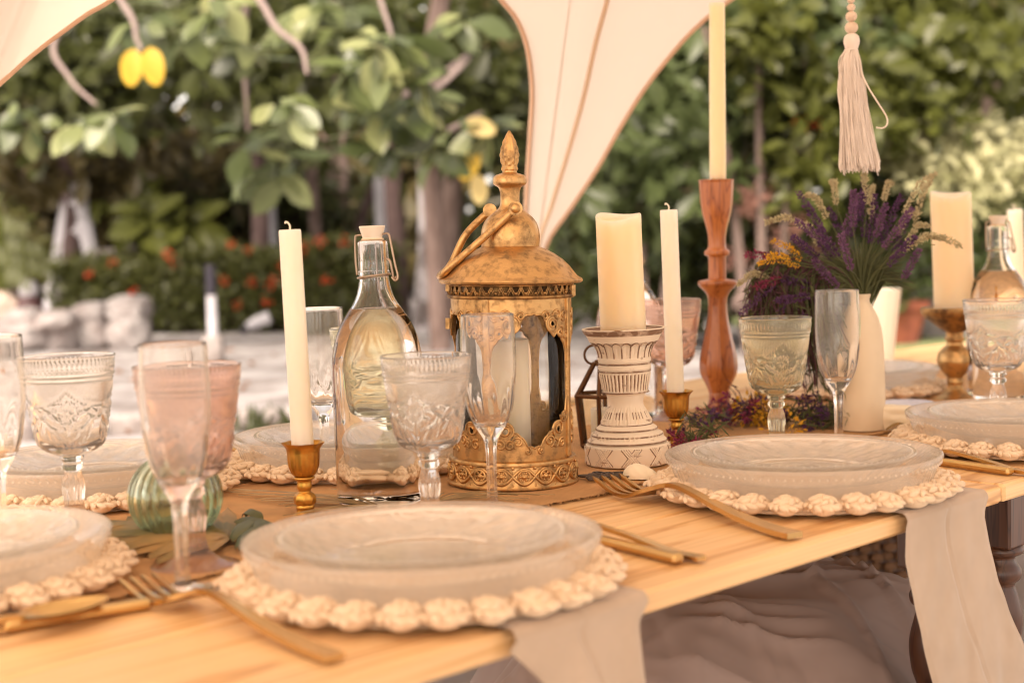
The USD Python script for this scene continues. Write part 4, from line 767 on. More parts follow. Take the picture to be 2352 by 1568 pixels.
FL = smoothprof([(0, 0.0012), (0.026, 0), (0.0315, 0.0006), (0.0322, 0.0016), (0.028, 0.0032), (0.012, 0.0062), (0.0068, 0.012), (0.0056, 0.030), (0.0058, 0.058), (0.0066, 0.074), (0.0092, 0.083), (0.0150, 0.0925), (0.0208, 0.104), (0.0262, 0.121), (0.0298, 0.150), (0.0305, 0.182), (0.0293, 0.2165), (0.0287, 0.2175), (0.0281, 0.2165), (0.0293, 0.182), (0.0286, 0.150), (0.0250, 0.122), (0.0196, 0.107), (0.0130, 0.0985), (0.0, 0.0975)], 6)
def make_flute(label, loc):
    t = thing('champagne_flute', label, 'champagne flute', 'clear champagne flutes', loc)
    g = lathe(FL, 96, lambda a, z, r: np.where((z > 0.085) & (z < 0.15), 0.0006 * np.cos(10 * a + z * 60) * np.sin(np.pi * np.clip((z - 0.085) / 0.065, 0, 1)), 0) * (np.arange(len(r)) < 0.6 * len(r))[:, None] + np.where((z > .012) & (z < .08), 0.0005 * np.cos(6 * a), 0))
    part(t, 'glass', g, m_clear, smooth=60); return t
f1 = make_flute('clear champagne flute nearest the camera in front of the pink goblet', P(421, 1358))
for (x, y, lb) in [(1132, 1175, 'clear champagne flute in front of the gold lantern'), (1927, 1037, 'clear champagne flute in front of the cream vase'), (6, 1266, 'clear champagne flute cut by the left edge of the picture'), (748, 1096, 'clear champagne flute behind the tall ivory candle at left')]:
    dup(f1, lb, P(x, y), (0, 0, x % 50))

# ------------------------------------------------------------------ gold lantern
k = P(1178, 1103)[1] / FPX; BY = 1103.0
def zz_(y): return (BY - y) * k
def RZ(l): return [(r * k, zz_(y)) for r, y in l]
lan = thing('gold_lantern', 'antique gold metal lantern with onion dome, bail handle and pierced scrollwork', 'lantern', loc=P(1178, 1103, TR), rot=(0, 1.0, 0))
part(lan, 'base', lathe([(0, 0)] + RZ([(148, 1103), (150, 1101), (150, 1098), (147, 1095.5), (145, 1088), (141.5, 1058), (141, 1053), (144.5, 1051), (145, 1046), (143, 1043), (139, 1042), (136, 1040)]) + [(0, zz_(1040))], 96), m_gold)
rl = []
for s in (-1, 1):
    a = np.linspace(0, 2 * np.pi, 400); z = zz_(1073) + s * 17 * k * np.cos(9 * a); R = (144.6 * k) * (1 - 0.03 * (z - zz_(1090)) / (32 * k)) + 0.0006
    rl.append(tube(np.stack([R * np.cos(a), R * np.sin(a), z], -1), 0.0021, 6, closed=True))
for i in range(18):
    a = 2 * np.pi * (i + .0) / 18; R = 143.6 * k; c = np.array([R * math.cos(a), R * math.sin(a), zz_(1073)]); e = np.array([-math.sin(a), math.cos(a), 0]); up = np.array([0, 0, 1.0]); o = np.array([math.cos(a), math.sin(a), 0])
    for (rr, tr) in ((13.0, .0016), (5.2, .0012)):
        b = np.linspace(0, 2 * np.pi, 22, endpoint=False); rl.append(tube(c + rr * k * (np.cos(b)[:, None] * e + 1.05 * np.sin(b)[:, None] * up) + o * .0006, tr, 5, closed=True))
    for b in np.linspace(0, 2 * np.pi, 6, endpoint=False):
        q = _ico[1].copy(); q.apply_scale(0.0019); q.apply_translation(c + 9 * k * (math.cos(b) * e + math.sin(b) * up) + o * 0.0004); rl.append(q)
    q = _ico[2].copy(); q.apply_scale(0.0028); q.apply_translation(c + o * .001); rl.append(q)
    for s in (-1, 1):
        q = _ico[1].copy(); q.apply_scale(.0022); aa = a + np.pi / 18; q.apply_translation([143.5 * k * math.cos(aa), 143.5 * k * math.sin(aa), zz_(1073 + s * 19)]); rl.append(q)
part(lan, 'base_relief', cat(rl), m_gold, smooth=True)
# pierced wall
RW = 134.0 * k; QZ = math.radians(-90 + 21)       # window centre azimuth (camera is at -y)
def bend(g, R):
    v = np.asarray(g.vertices); a = v[:, 0] / RW; r = R + v[:, 2]; return tm(np.stack([r * np.cos(a), r * np.sin(a), v[:, 1]], -1), g.faces)
hw = RW * math.pi / 4
def opening():
    tt = np.linspace(-.93, .93, 90); at = np.abs(tt)
    yt = np.interp(at, [0, .2, .30, .42, .5, .58, .70, .82, .90, .93], [716, 719, 738, 760, 766, 758, 768, 782, 800, 835]); yb = np.interp(at, [0, .14, .26, .42, .52, .64, .78, .88, .93], [1013, 1010, 990, 978, 964, 960, 952, 935, 905])
    yt = yt + 3.0 * np.abs(np.sin(tt * 22)); yb = yb - 3.0 * np.abs(np.sin(tt * 22))
    return np.stack([tt * hw, [zz_(y) for y in yt]], -1), np.stack([tt * hw, [zz_(y) for y in yb]], -1)
top, bot = opening(); op = Polygon(np.vstack([top, bot[::-1]])).buffer(0)
panel = sbox(-hw, zz_(1042), hw, zz_(680))
holes = []
for s in (-1, 1):
    for (t_, y, r) in [(.45, 742, 7), (.58, 748, 5), (.30, 722, 5), (.70, 757, 5), (.60, 975, 6), (.45, 990, 5), (.78, 955, 5)]: holes.append(Point(s * t_ * hw, zz_(y)).buffer(r * k, 4))
panel = panel.difference(op).difference(unary_union(holes))
def spiral(cx, cy, r, turns, a0, sg, n=36):
    b = np.linspace(0, 1, n); a = a0 + sg * turns * 2 * np.pi * b; rr = r * (1 - .82 * b); return np.stack([cx + rr * np.cos(a), cy + rr * np.sin(a), 0 * b], -1)
def scrolls():
    o = []
    for s in (-1, 1):
        for (t_, y, r, tn, a0, sg) in [(.47, 742, 22, 1.7, 1.2, 1), (.70, 760, 15, 1.5, 2.4, -1), (.28, 722, 11, 1.3, 0, 1), (.88, 768, 9, 1.3, 1, 1), (.60, 722, 13, 1.4, 3, -1), (.82, 722, 13, 1.4, 4, 1),
                                      (.62, 972, 20, 1.6, 4, -1), (.36, 998, 14, 1.5, 5, 1), (.82, 945, 15, 1.5, 3, 1), (.52, 1005, 11, 1.3, 2, -1), (.72, 1005, 12, 1.3, 1, 1), (.15, 1018, 8, 1.2, 2, 1)]:
            c = spiral(0, 0, r * k, tn, a0, sg); c[:, 0] *= s; c += [s * t_ * hw, zz_(y), 0.0012]; o.append(tube(c, 0.0015, 5))
        for i in range(9):
            q = _ico[1].copy(); q.apply_scale([.0022, .0045, .0016]); q.apply_transform(trimesh.transformations.rotation_matrix(s * (.5 if i % 2 else -.5), [0, 0, 1])); q.apply_translation([s * .955 * hw, zz_(800 + i * 13), .0012]); o.append(q)
    for b in (top, bot): o.append(tube(np.hstack([b, np.full((len(b), 1), .0008)]), 0.0014, 5))
    for sx in (-1, 1): o.append(tube(np.array([[sx * .932 * hw, zz_(835), .0008], [sx * .932 * hw, zz_(905), .0008]]), .0014, 5))
    return cat(o)
pg = extrude(panel, 0.0012); pg = pg.subdivide_to_size(0.006, max_iter=12); sc_ = scrolls()
for q in range(4):
    A = QZ + q * math.pi / 2
    for nm, g, mm in (('wall_panel', pg, m_gold), ('scrollwork', sc_, m_gold)):
        h = bend(g, RW); h.apply_transform(trimesh.transformations.rotation_matrix(A, [0, 0, 1])); part(lan, nm, h, mm, smooth=35 if nm == 'wall_panel' else True)
    ap = A + math.pi / 4; pil = rbox(0.0085, 0.004, (1040 - 681) * k, .0012, zz_(1040)); pil.apply_translation([0, -(RW + .0018), 0]); pil.apply_transform(trimesh.transformations.rotation_matrix(ap + math.pi / 2, [0, 0, 1])); part(lan, 'upright', pil, m_gold, smooth=False)
part(lan, 'glass_cylinder', lathe([(RW * .94, zz_(1036)), (RW * .94, zz_(690))], 72), m_pane, smooth=True)
# trellis band
tb = []; R = 139 * k
for z, r in ((681, .0026), (655, .0016)):
    a = np.linspace(0, 2 * np.pi, 90, endpoint=False); tb.append(tube(np.stack([(R + .001) * np.cos(a), (R + .001) * np.sin(a), 0 * a + zz_(z)], -1), r, 6, closed=True))
for i in range(40):
    for s in (-1, 1):
        for off in (0, .35):
            b = np.linspace(0, 1, 5); a = 2 * np.pi * (i + .5 + s * (.5 * b + off * .5)) / 40; tb.append(tube(np.stack([R * np.cos(a), R * np.sin(a), zz_(679) + (24 * k) * b], -1), .0010, 4, cap=False))
    q = _ico[1].copy(); q.apply_scale(.0022); a = 2 * np.pi * (i + .5) / 40; q.apply_translation([(R + .0012) * math.cos(a), (R + .0012) * math.sin(a), zz_(672)]); tb.append(q)
part(lan, 'trellis_band', cat(tb), m_golddark, smooth=True)
part(lan, 'inner_collar', lathe([(R * .80, zz_(684)), (R * .80, zz_(652))], 60), m_golddark)
dome = RZ([(158, 653), (162, 650.5), (163, 647), (161, 643.5), (156, 641), (150, 637), (142, 627), (131, 613), (117, 600), (98, 587), (80, 578), (68, 572.5), (66, 571)])
part(lan, 'dome', lathe([(0, zz_(651)), (150 * k, zz_(652))] + dome + [(0, zz_(571))], 96), m_gold)
bell = smoothprof(RZ([(65, 572), (66.5, 560), (66.5, 545), (64, 530), (59, 517), (50, 505), (38, 495), (27, 486), (22.5, 477), (21.5, 465), (22, 452), (24, 443), (27, 438), (34, 434), (37.5, 430), (38, 424), (37, 417), (33, 412), (25, 409), (17, 406), (16, 402)]), 4)
part(lan, 'bell', lathe(np.vstack([[[0, zz_(572)]], bell, [[0, zz_(402)]]]), 80), m_gold)
fin = smoothprof(RZ([(15, 403), (17, 398), (15.5, 393), (16.5, 388), (19, 376), (19.5, 366), (17, 350), (12.5, 334), (7, 322), (2.5, 313)]), 5)
part(lan, 'finial', lathe(np.vstack([[[0, zz_(403)]], fin, [[0, zz_(312)]]]), 60, lambda t, z, r: 0.10 * r * np.cos(6 * t + np.floor((z - zz_(403)) / .008) * math.pi) * np.sin((z - zz_(403)) / .008 * math.pi) + .05 * r * np.cos(12 * t)), m_gold)
ha = np.array([12 * k, -66 * k, zz_(487)]); hb = np.array([-46 * k, 50 * k, zz_(489)])
hp = curve([ha, ha + np.array([-60, 4, 0]) * k + [0, 0, zz_(541) - zz_(487)], [-128 * k, -52 * k, zz_(610)], [-150 * k, -36 * k, zz_(630)], [-158 * k, -4 * k, zz_(637)], [-158 * k, 30 * k, zz_(634)], [-136 * k, 48 * k, zz_(610)], hb + np.array([-55, -4, 0]) * k + [0, 0, zz_(541) - zz_(487)], hb], 10)
hd = part(lan, 'bail_handle', tube(hp, 0.0046, 10), m_gold, smooth=True)
for p_, s in ((ha, -1), (hb, 1)):
    part(hd, 'lug', tube(np.array([p_ + [0, -s * .006, 0], p_ + [0, s * .0045, 0]]), .0085, 14), m_gold); q = _ico[2].copy(); q.apply_scale([.0058, .005, .0058]); q.apply_translation(p_ + [0, s * .006, 0]); part(hd, 'rivet', q, m_gold, smooth=True)
for (a, y) in ((math.radians(-168), 655), (math.radians(-172), 740), (math.radians(-15), 668)):
    R_ = 142 * k; q = tube(np.array([[R_ * math.cos(a), R_ * math.sin(a), zz_(y + 14)], [R_ * math.cos(a), R_ * math.sin(a), zz_(y - 10)]]), .0042, 12); part(lan, 'hinge', q, m_gold)
part(lan, 'floor_plate', lathe([(0, zz_(1040)), (RW * .93, zz_(1040)), (RW * .93, zz_(1037)), (0, zz_(1037))], 48), m_golddark)

def candle(name, label, loc, r, h, rot=(0, 0, 0), m=m_wax, wavy=0.0, wick=True, seed=0, n=48, taper=0.0, group=None, lean=0.0):
    t = thing(name, label, 'candle', group, loc, rot)
    pr = [(0, 0), (r, 0)] + [(r * (1 - taper * s), h * s) for s in np.linspace(.05, .985, 20)] + [(r * (1 - taper) * .985, h * .995), (r * (1 - taper) * .93, h), (r * .7, h - .0012), (r * .3, h - .002), (0, h - .002)]
    g = lathe(pr, n); v = np.asarray(g.vertices).copy()
    if wavy:
        a = np.arctan2(v[:, 1], v[:, 0]); k_ = np.clip((v[:, 2] - h * .85) / (h * .15), 0, 1); v[:, 2] += wavy * k_ * np.sin(a * 2 + seed) * .6 + wavy * k_ * np.cos(a + seed * 2)
        v[:, 2] -= wavy * 1.5 * (np.hypot(v[:, 0], v[:, 1]) < r * .75) * (v[:, 2] > h * .9)
    v[:, :2] *= (1 + 0.012 * (meshkit.noise(np.stack([v[:, 2] * 25 + seed, v[:, 0] / r, v[:, 1] / r], -1)) - .5))[:, None]
    part(t, 'wax', tm(v, g.faces), m, smooth=50)
    if wick: part(t, 'wick', tube(curve([[0, 0, h - .003], [.0004, 0, h + .004], [-.0015, 0, h + .0075], [-.0038, 0, h + .0088], [-.0046, 0, h + .0068]], 5), .0011, 6), m_wick)
    return t
candle('pillar_candle', 'ivory pillar candle inside the gold lantern', P(1178, 1103, TR) + [0, 0, zz_(1037)], 44 * k, zz_(779) - zz_(1036), m=m_wax)

# ------------------------------------------------------------------ swing-top bottles
kb = P(880, 1150)[1] / FPX
def make_bottle(label, loc, rot):
    t = thing('swing_top_bottle', label, 'bottle', 'swing-top water bottles', loc, rot)
    def pz(l): return [(r * kb, (1150 - y) * kb) for r, y in l]
    o = smoothprof(pz([(88, 1149), (97, 1146), (101, 1138), (102, 1100), (102, 960), (102, 850), (101, 822), (97, 795), (89, 765), (77, 738), (60, 712), (46, 690), (38, 668), (34.5, 650), (34, 640)]), 5)
    nk = np.array(pz([(34, 636), (35.5, 632), (35.5, 627), (34, 624), (34.5, 600), (34, 568), (34.5, 562), (32.5, 557), (28, 555), (25, 557)]))
    i_ = smoothprof(pz([(25, 600), (27, 640), (31, 668), (40, 692), (52, 711)]), 5)
    prof = np.vstack([[[0, 0.003]], o, nk, i_, [[48 * kb, (1150 - 712.5) * kb], [0, (1150 - 712.5) * kb]]])      # full below the waterline: glass and water as one clear body
    def sq(a, z, r):       # rounded square body, round neck
        w = np.clip(((1150 - 700) * kb - z) / (150 * kb), 0, 1); n_ = 3.4; f = (np.abs(np.cos(a)) ** n_ + np.abs(np.sin(a)) ** n_) ** (-1 / n_); return r * (f / 1.06 - 1) * w * .72
    part(t, 'glass', lathe(prof, 120, sq), m_bottle, smooth=60)
    part(t, 'water', lathe(pz([(0, 713.2), (44, 713.2), (46, 712.6), (45, 711.9), (0, 711.9)]), 48), m_water, smooth=60)
    st = part(t, 'stopper', lathe(pz([(0, 558), (23, 558), (23.5, 552), (22, 551), (24, 545), (28.5, 530), (29.5, 527), (28.5, 524.5), (0, 524)]), 40), m_ceramic)
    part(st, 'seal', lathe(pz([(0, 560), (26, 560), (27, 557), (25, 553), (0, 553)]), 40), m_rubber)
    a = np.linspace(0, 2 * np.pi, 48, endpoint=False); R = 36.5 * kb; zc_ = (1150 - 637) * kb
    part(t, 'wire_ring', tube(np.stack([R * np.cos(a), R * np.sin(a), zc_ + .0018 * np.cos(a)], -1), .0013, 6, closed=True), m_wire, smooth=True)
    Z = lambda y: (1150 - y) * kb
    part(t, 'wire_bail', tube(curve([[-24 * kb, 0, Z(545)], [-36 * kb, 0, Z(545)], [-41 * kb, 0, Z(552)], [-42 * kb, 0, Z(600)], [-40 * kb, 0, Z(634)]], 6), .0013, 6), m_wire, smooth=True)
    part(t, 'wire_bail', tube(curve([[24 * kb, 0, Z(544)], [38 * kb, 0, Z(544)], [43 * kb, -.001, Z(560)], [53 * kb, -.003, Z(612)], [59 * kb, -.004, Z(640)], [53 * kb, -.005, Z(649)], [45 * kb, -.005, Z(640)]], 6), .0013, 6), m_wire, smooth=True)
    part(t, 'wire_lever', tube(curve([[32 * kb, -8 * kb, Z(599)], [42 * kb, -9 * kb, Z(604)], [46 * kb, -8 * kb, Z(625)], [49 * kb, -6 * kb, Z(645)], [56 * kb, -.004, Z(640)]], 6), .0014, 6), m_wire, smooth=True)
    return t
b1 = make_bottle('clear swing-top bottle of water with ceramic stopper left of the gold lantern', P(880, 1150, TR), (0, -0.4, -14))
dup(b1, 'swing-top bottle hidden behind the pillar candle on the carved holder', P(1450, 957), (0, 0, 30))
dup(b1, 'blurred swing-top bottle at the far right beside the pillar candle', P(2294, 919), (0, 0, 8))

# ------------------------------------------------------------------ candles and holders
def lath(parent, name, prof, kk, by, m, n=64, disp=None, smooth_=True, s=4, sm=45):
    p_ = [(r * kk, (by - y) * kk) for r, y in prof]; p_ = smoothprof(p_, s) if smooth_ else np.array(p_)
    p_ = np.vstack([[[0, p_[0][1]]], p_, [[0, p_[-1][1]]]]); return part(parent, name, lathe(p_, n, disp), m, smooth=sm)
def brass_holder(label, x, y, mtl=m_brass):
    kk = P(x, y)[1] / FPX; s = kk / (P(700, 1185)[1] / FPX)
    t = thing('brass_candle_holder', label, 'candle holder', 'small fluted brass candle holders', P(x, y))
    q = kk / s * 1.0
    lath(t, 'foot', [(36, 1185), (37, 1182), (30, 1178), (22, 1173), (20, 1166), (22, 1161), (20.5, 1156), (23.5, 1152), (25, 1143), (23, 1134), (18, 1128), (14, 1124), (17.5, 1114), (16.5, 1103), (18, 1099), (24.5, 1095), (24, 1091), (21, 1089)], q, 1185, mtl, 40, lambda a, z, r: np.where((z > (1185 - 1156) * q) & (z < (1185 - 1128) * q), .06 * r * np.cos(8 * a), 0))
    lath(t, 'cup', [(20, 1089), (27, 1083), (34, 1068), (37, 1045), (38, 1032), (41, 1021), (47, 1013), (49, 1011), (46, 1013), (38, 1024), (34, 1035), (32, 1050)], q, 1185, mtl, 96, lambda a, z, r: .035 * r * np.cos(16 * a) * np.clip((1185 - 1020) * q - z, 0, .02) / .02 + .0011 * np.cos(8 * a) * np.clip((z - (1185 - 1026) * q) / .006, 0, 1))
    return t, P(x, y) + [0, 0, (1185 - 1052) * q]
k1 = P(700, 1185)[1] / FPX
_, c1 = brass_holder('fluted brass candle holder under the tall ivory candle at left', 702, 1187)
candle('taper_candle', 'tall thick ivory taper candle in the left brass holder', c1, 25.5 * k1, 530 * k1, rot=(0, -1.25, 0), taper=.0)
k2 = P(1553, 1032)[1] / FPX
_, c2 = brass_holder('fluted brass candle holder between carved stand and wooden candlestick', 1555, 1034)
candle('taper_candle', 'slim ivory taper candle right of the wide pillar candle', c2 - [0, 0, 0.0], 20 * k2, 447 * k2, rot=(0, -1.0, 0))

kp = P(1444, 1062)[1] / FPX
t = thing('carved_candle_stand', 'whitewashed carved wooden candle stand with worn brown edges', 'candle holder', loc=P(1442, 1062, TR), rot=(0, -0.6, 0))
lath(t, 'drum_foot', [(92, 1062), (95, 1060), (95.5, 1050), (95.5, 1022), (94, 1017), (88, 1013)], kp, 1062, m_whitewash, 96, smooth_=False)
rel = []
for i in range(9):
    a0_ = 2 * np.pi * i / 9 + .55
    for s in (-1, 1):
        for o in (-.055, 0, .055):
            b = np.linspace(-1, 1, 9); a = a0_ + s * b * .16 + o; rel.append(tube(np.stack([95.7 * kp * np.cos(a), 95.7 * kp * np.sin(a), (23 + 19 * b) * kp], -1), .0013, 5))
part(t, 'lattice_carving', cat(rel), m_whitewash, smooth=True)
lath(t, 'steps', [(88, 1013), (90, 1008), (84, 1003), (81, 998), (80, 993), (74, 989), (69, 986), (69, 980), (62, 975), (58, 971), (57, 965), (53, 957), (46, 943), (40, 930), (39.5, 921), (42, 912), (43, 905)], kp, 1062, m_whitewash, 96, sm=30, smooth_=False, disp=lambda a, z, r: np.where((z > (1062 - 1000) * kp) & (z < (1062 - 990) * kp), .0012 * np.cos(44 * a), 0) + np.where((z > (1062 - 966) * kp) & (z < (1062 - 940) * kp), .0011 * np.cos(40 * a), 0))
lath(t, 'waist', [(43, 905), (46, 903), (51, 898), (53, 880), (57, 860), (58, 853), (58, 849), (60, 846), (60, 839), (58, 836), (58, 832), (60, 829), (60, 823), (58, 820)], kp, 1062, m_whitewash, 160, sm=30, smooth_=False, disp=lambda a, z, r: np.where((z > (1062 - 896) * kp) & (z < (1062 - 856) * kp), .0012 * np.cos(38 * a), 0))
lath(t, 'leaf_cup', [(58, 820), (60, 808), (66, 792), (75, 785), (78, 783)], kp, 1062, m_whitewash, 160, sm=40, disp=lambda a, z, r: -.0016 * (np.abs(np.sin(10 * a)) < .18) * np.clip((z - (1062 - 818) * kp) / .004, 0, 1))
dk = []
for i in range(20):
    a = 2 * np.pi * (i + .5) / 20; c = curve([[58.5 * kp, 0, (1062 - 820) * kp], [60.8 * kp, 0, (1062 - 808) * kp], [67.5 * kp, 0, (1062 - 792) * kp]], 5); g = tube(c, .0009, 4)
    g.apply_transform(trimesh.transformations.rotation_matrix(a, [0, 0, 1])); dk.append(g)
    b = np.linspace(-1, 1, 9); aa = a + np.pi / 20 + b * np.pi / 20; dk.append(tube(np.stack([(70 + 5 * (1 - b**2)) * kp * np.cos(aa), (70 + 5 * (1 - b**2)) * kp * np.sin(aa), (1062 - 792 + 7 * (1 - b**2)) * kp], -1), .0009, 4))
for (r, y) in ((90.2, 1010), (80.5, 996), (69.5, 983), (58.4, 972), (58.9, 834), (58.8, 851), (53, 899)): 
    b = np.linspace(0, 2 * np.pi, 90, endpoint=False); dk.append(tube(np.stack([r * kp * np.cos(b), r * kp * np.sin(b), 0 * b + (1062 - y) * kp], -1), .0010, 5, closed=True))
for i in range(38):
    a = (2 * i + 1) * np.pi / 38
    dk.append(tube(np.array([[(rr * kp - .0007) * math.cos(a), (rr * kp - .0007) * math.sin(a), (1062 - y) * kp] for rr, y in ((51.3, 895), (53, 880), (57, 860), (57.6, 857))]), .0011, 4))
for i in range(40):
    a = (2 * i + 1) * np.pi / 40
    if (i * 7) % 5: dk.append(tube(np.array([[(rr * kp - .0008) * math.cos(a), (rr * kp - .0008) * math.sin(a), (1062 - y) * kp] for rr, y in ((46.6, 943), (51, 953), (53.5, 958))]), .0009, 4))
for i in range(9):
    a0_ = 2 * np.pi * i / 9 + .55
    for s in (-1, 1):
        for o in (-.083, -.028, .028, .083):
            b = np.linspace(-1, 1, 9); a = a0_ + s * b * .16 + o; dk.append(tube(np.stack([95.2 * kp * np.cos(a), 95.2 * kp * np.sin(a), (23 + 19 * b) * kp], -1), .0009, 4))
part(t, 'worn_grooves', cat(dk), m_washdark, smooth=True, kind='stuff')  # thin dark brown lines laid along flutes, steps and carving
lath(t, 'dish_neck', [(78, 784), (80, 780), (84, 772), (88, 766)], kp, 1062, m_whitewash, 72)
lath(t, 'dish', [(84, 771), (90, 765), (92.5, 760), (94, 757), (92, 755.5), (86, 758), (60, 763)], kp, 1062, m_washdark, 72, smooth_=False)
part(t, 'dish_rim', lathe([((93.2) * kp, (1062 - 758) * kp), (94.6 * kp, (1062 - 756) * kp), (93.5 * kp, (1062 - 754.3) * kp), (88 * kp, (1062 - 755.5) * kp)], 72), m_whitewash)
cp = P(1442, 1062, TR) + [-(1062 - 770) * kp * .012, 0, (1062 - 763) * kp]
candle('pillar_candle', 'wide ivory pillar candle with wavy top on the carved stand', cp, 51.5 * kp, 262 * kp, rot=(0, -1.2, 0), m=m_wax_y, wavy=.0045, wick=False, seed=2.4, n=64)

# wooden candlestick
kw = P(1652, 957)[1] / FPX
t = thing('wooden_candlestick', 'tall reddish turned wooden candlestick', 'candlestick', loc=P(1652, 957, TR), rot=(0, 0.3, 0))
def fac(n_, lo, hi): return lambda a, z, r: np.where((z > (957 - lo) * kw) & (z < (957 - hi) * kw), r * (np.cos(np.pi / n_) / np.cos((a % (2 * np.pi / n_)) - np.pi / n_) - 1) * .85, 0)
lath(t, 'shaft', [(40, 957), (43, 954), (42.5, 949), (36, 943), (28, 934), (24, 920), (23, 905), (24.5, 895), (31, 880), (40, 862), (43.5, 845), (42.5, 825), (38, 800), (30, 765), (24, 735), (22, 712), (21.5, 692), (24, 680), (31, 670), (39, 662), (43.5, 656), (44, 651), (40, 647), (30, 645), (20.5, 643)], kw, 957, m_mahog, 80, fac(8, 905, 700), sm=25)
lath(t, 'stem', [(20, 644), (20, 640), (19.5, 615), (20, 596), (22, 592), (27, 590), (28.5, 585), (27.5, 580), (23, 577), (20.5, 572), (20, 560), (21, 545), (25, 525), (32, 500), (36, 478), (38, 455), (39.5, 428), (39.5, 423), (38, 421), (22, 420)], kw, 957, m_mahog, 80, fac(9, 570, 424), sm=25)
candle('taper_candle', 'very tall yellow taper candle in the wooden candlestick', P(1652, 957, TR) + [0.002 + .0028, 0, (957 - 421) * kw], 18.5 * kw, 391 * kw, rot=(0, 0.75, 0), m=m_wax_y, taper=.06, wick=False)

# far gold stand with pillar, far taper
kr = P(2192, 915)[1] / FPX
t = thing('gold_candle_stand', 'worn gold turned candle stand at right under a pillar candle', 'candle holder', loc=P(2194, 918))
lath(t, 'turning', [(62, 918), (63, 914), (52, 908), (32, 900), (20, 892), (17, 884), (18.5, 876), (17, 868), (20, 862), (31, 850), (39, 834), (39.5, 822), (35, 808), (26, 798), (19, 792), (18, 784), (22, 780), (22, 775), (19, 771), (20, 762)], kr, 918, m_gold, 48)
lath(t, 'dish', [(20, 762), (36, 752), (56, 736), (70, 724), (75, 718), (76, 708), (74, 705), (60, 710)], kr, 918, m_golddark, 48, smooth_=False)
candle('pillar_candle', 'wide ivory pillar candle on the gold stand at right', P(2194, 918) + [0, 0, (918 - 710) * kr], 45 * kr, 264 * kr, rot=(0, -1.6, 0), m=m_wax_y, wavy=.004, wick=False, seed=2.2)
k3 = P(2345, 850)[1] / FPX
_, c3 = brass_holder('brass candle holder at the far right behind the bottle', 2343, 850)
candle('taper_candle', 'ivory taper candle at the far right edge behind the bottle', c3, 17 * k3, (850 - 480) * k3 - 133 * k1, rot=(0, -2.0, 0))

# geometric glass lantern
q0 = P(1372, 1024)[1] / FPX
t = thing('geometric_lantern', 'small bronze framed geometric glass lantern behind the carved stand', 'lantern', loc=P(1385, 1024, TR), rot=(0, 0, 20))
R0, R1, z1, z2 = 50 * q0, 62 * q0, 118 * q0, 190 * q0; hx = [np.array([math.cos(a), math.sin(a), 0]) for a in np.arange(6) * math.pi / 3]
for i in range(6):
    a, b = hx[i], hx[(i + 1) % 6]
    for p_, q_ in ((a * R0 + [0, 0, .003], b * R0 + [0, 0, .003]), (a * R0 + [0, 0, .003], a * R1 + [0, 0, z1]), (a * R1 + [0, 0, z1], b * R1 + [0, 0, z1]), (a * R1 + [0, 0, z1], a * R0 * .35 + [0, 0, z2])):
        part(t, 'frame_bar', tube(np.array([p_, q_]), .0032, 6), m_bronze)
    part(t, 'pane', tm([a * R0 + [0, 0, .003], b * R0 + [0, 0, .003], b * R1 + [0, 0, z1], a * R1 + [0, 0, z1]], [[0, 1, 2], [0, 2, 3]]), m_pane, smooth=False)
a = np.linspace(0, 2 * np.pi, 20, endpoint=False); part(t, 'ring', tube(np.stack([.013 * np.cos(a) - .012, 0 * a, .013 * np.sin(a) + z2 + .012], -1), .0018, 6, closed=True), m_bronze)
part(t, 'cap', lathe([(0, z2 - .004), (R0 * .4, z2 - .004), (R0 * .3, z2 + .004), (0, z2 + .006)], 6), m_bronze, smooth=False)
part(t, 'bottom', lathe([(0, 0), (R0 * .95, 0), (R0 * .95, .003), (0, .003)], 6), m_bronze, smooth=False)
candle('votive_candle', 'short cream candle inside the geometric glass lantern', P(1385, 1024, TR) + [0, 0, .0032], 26 * q0, 82 * q0)

# ------------------------------------------------------------------ vases and ball
kv = P(1978, 985)[1] / FPX
t = thing('cream_vase', 'tall cream bottle vase holding the lavender bouquet', 'vase', loc=P(1980, 985, TR))
lath(t, 'body', [(48, 985), (51, 983), (52, 975), (52.5, 900), (51, 820), (47, 765), (38, 730), (27, 708), (21, 697), (20, 690), (22, 683), (23, 679), (20, 678), (17, 684), (15, 700)], kv, 985, m_vase, 64)
k4 = P(2030, 833)[1] / FPX
t = thing('white_pot', 'chalky white tapered pot standing behind the cream vase', 'pot', loc=P(2020, 836))
lath(t, 'body', [(30, 836), (31, 834), (40, 750), (50, 668), (51, 664), (47, 664), (38, 745), (32, 800)], k4, 836, m_whitepot, 48, smooth_=False)
kb2 = P(407, 1240)[1] / FPX
t = thing('glass_ball_vase', 'round ribbed sea green glass vase behind the pink goblet', 'vase', loc=P(407, 1238, T + .006))
R = 104 * kb2
def swirl(a, z, r): return np.where(r > .006, .0016 * np.cos(22 * a + 1.6 * np.sin(z / R * 1.2)), 0)
th = np.linspace(-1.30, 1.42, 34); op_ = np.stack([R * np.cos(th), R * .97 * np.sin(th) + R * .95], -1); ip = op_[::-1] * [.93, 1] + [0, 0]; ip[:, 1] = (ip[:, 1] - R * .95) * .95 + R * .95
lipz = op_[-1][1]
part(t, 'glass', lathe(np.vstack([[[0, .001]], [[R * .25, 0]], op_, [[R * .17, lipz + .004], [R * .14, lipz + .004]], ip, [[0, R * .06]]]), 176, swirl), m_ballg, smooth=60)

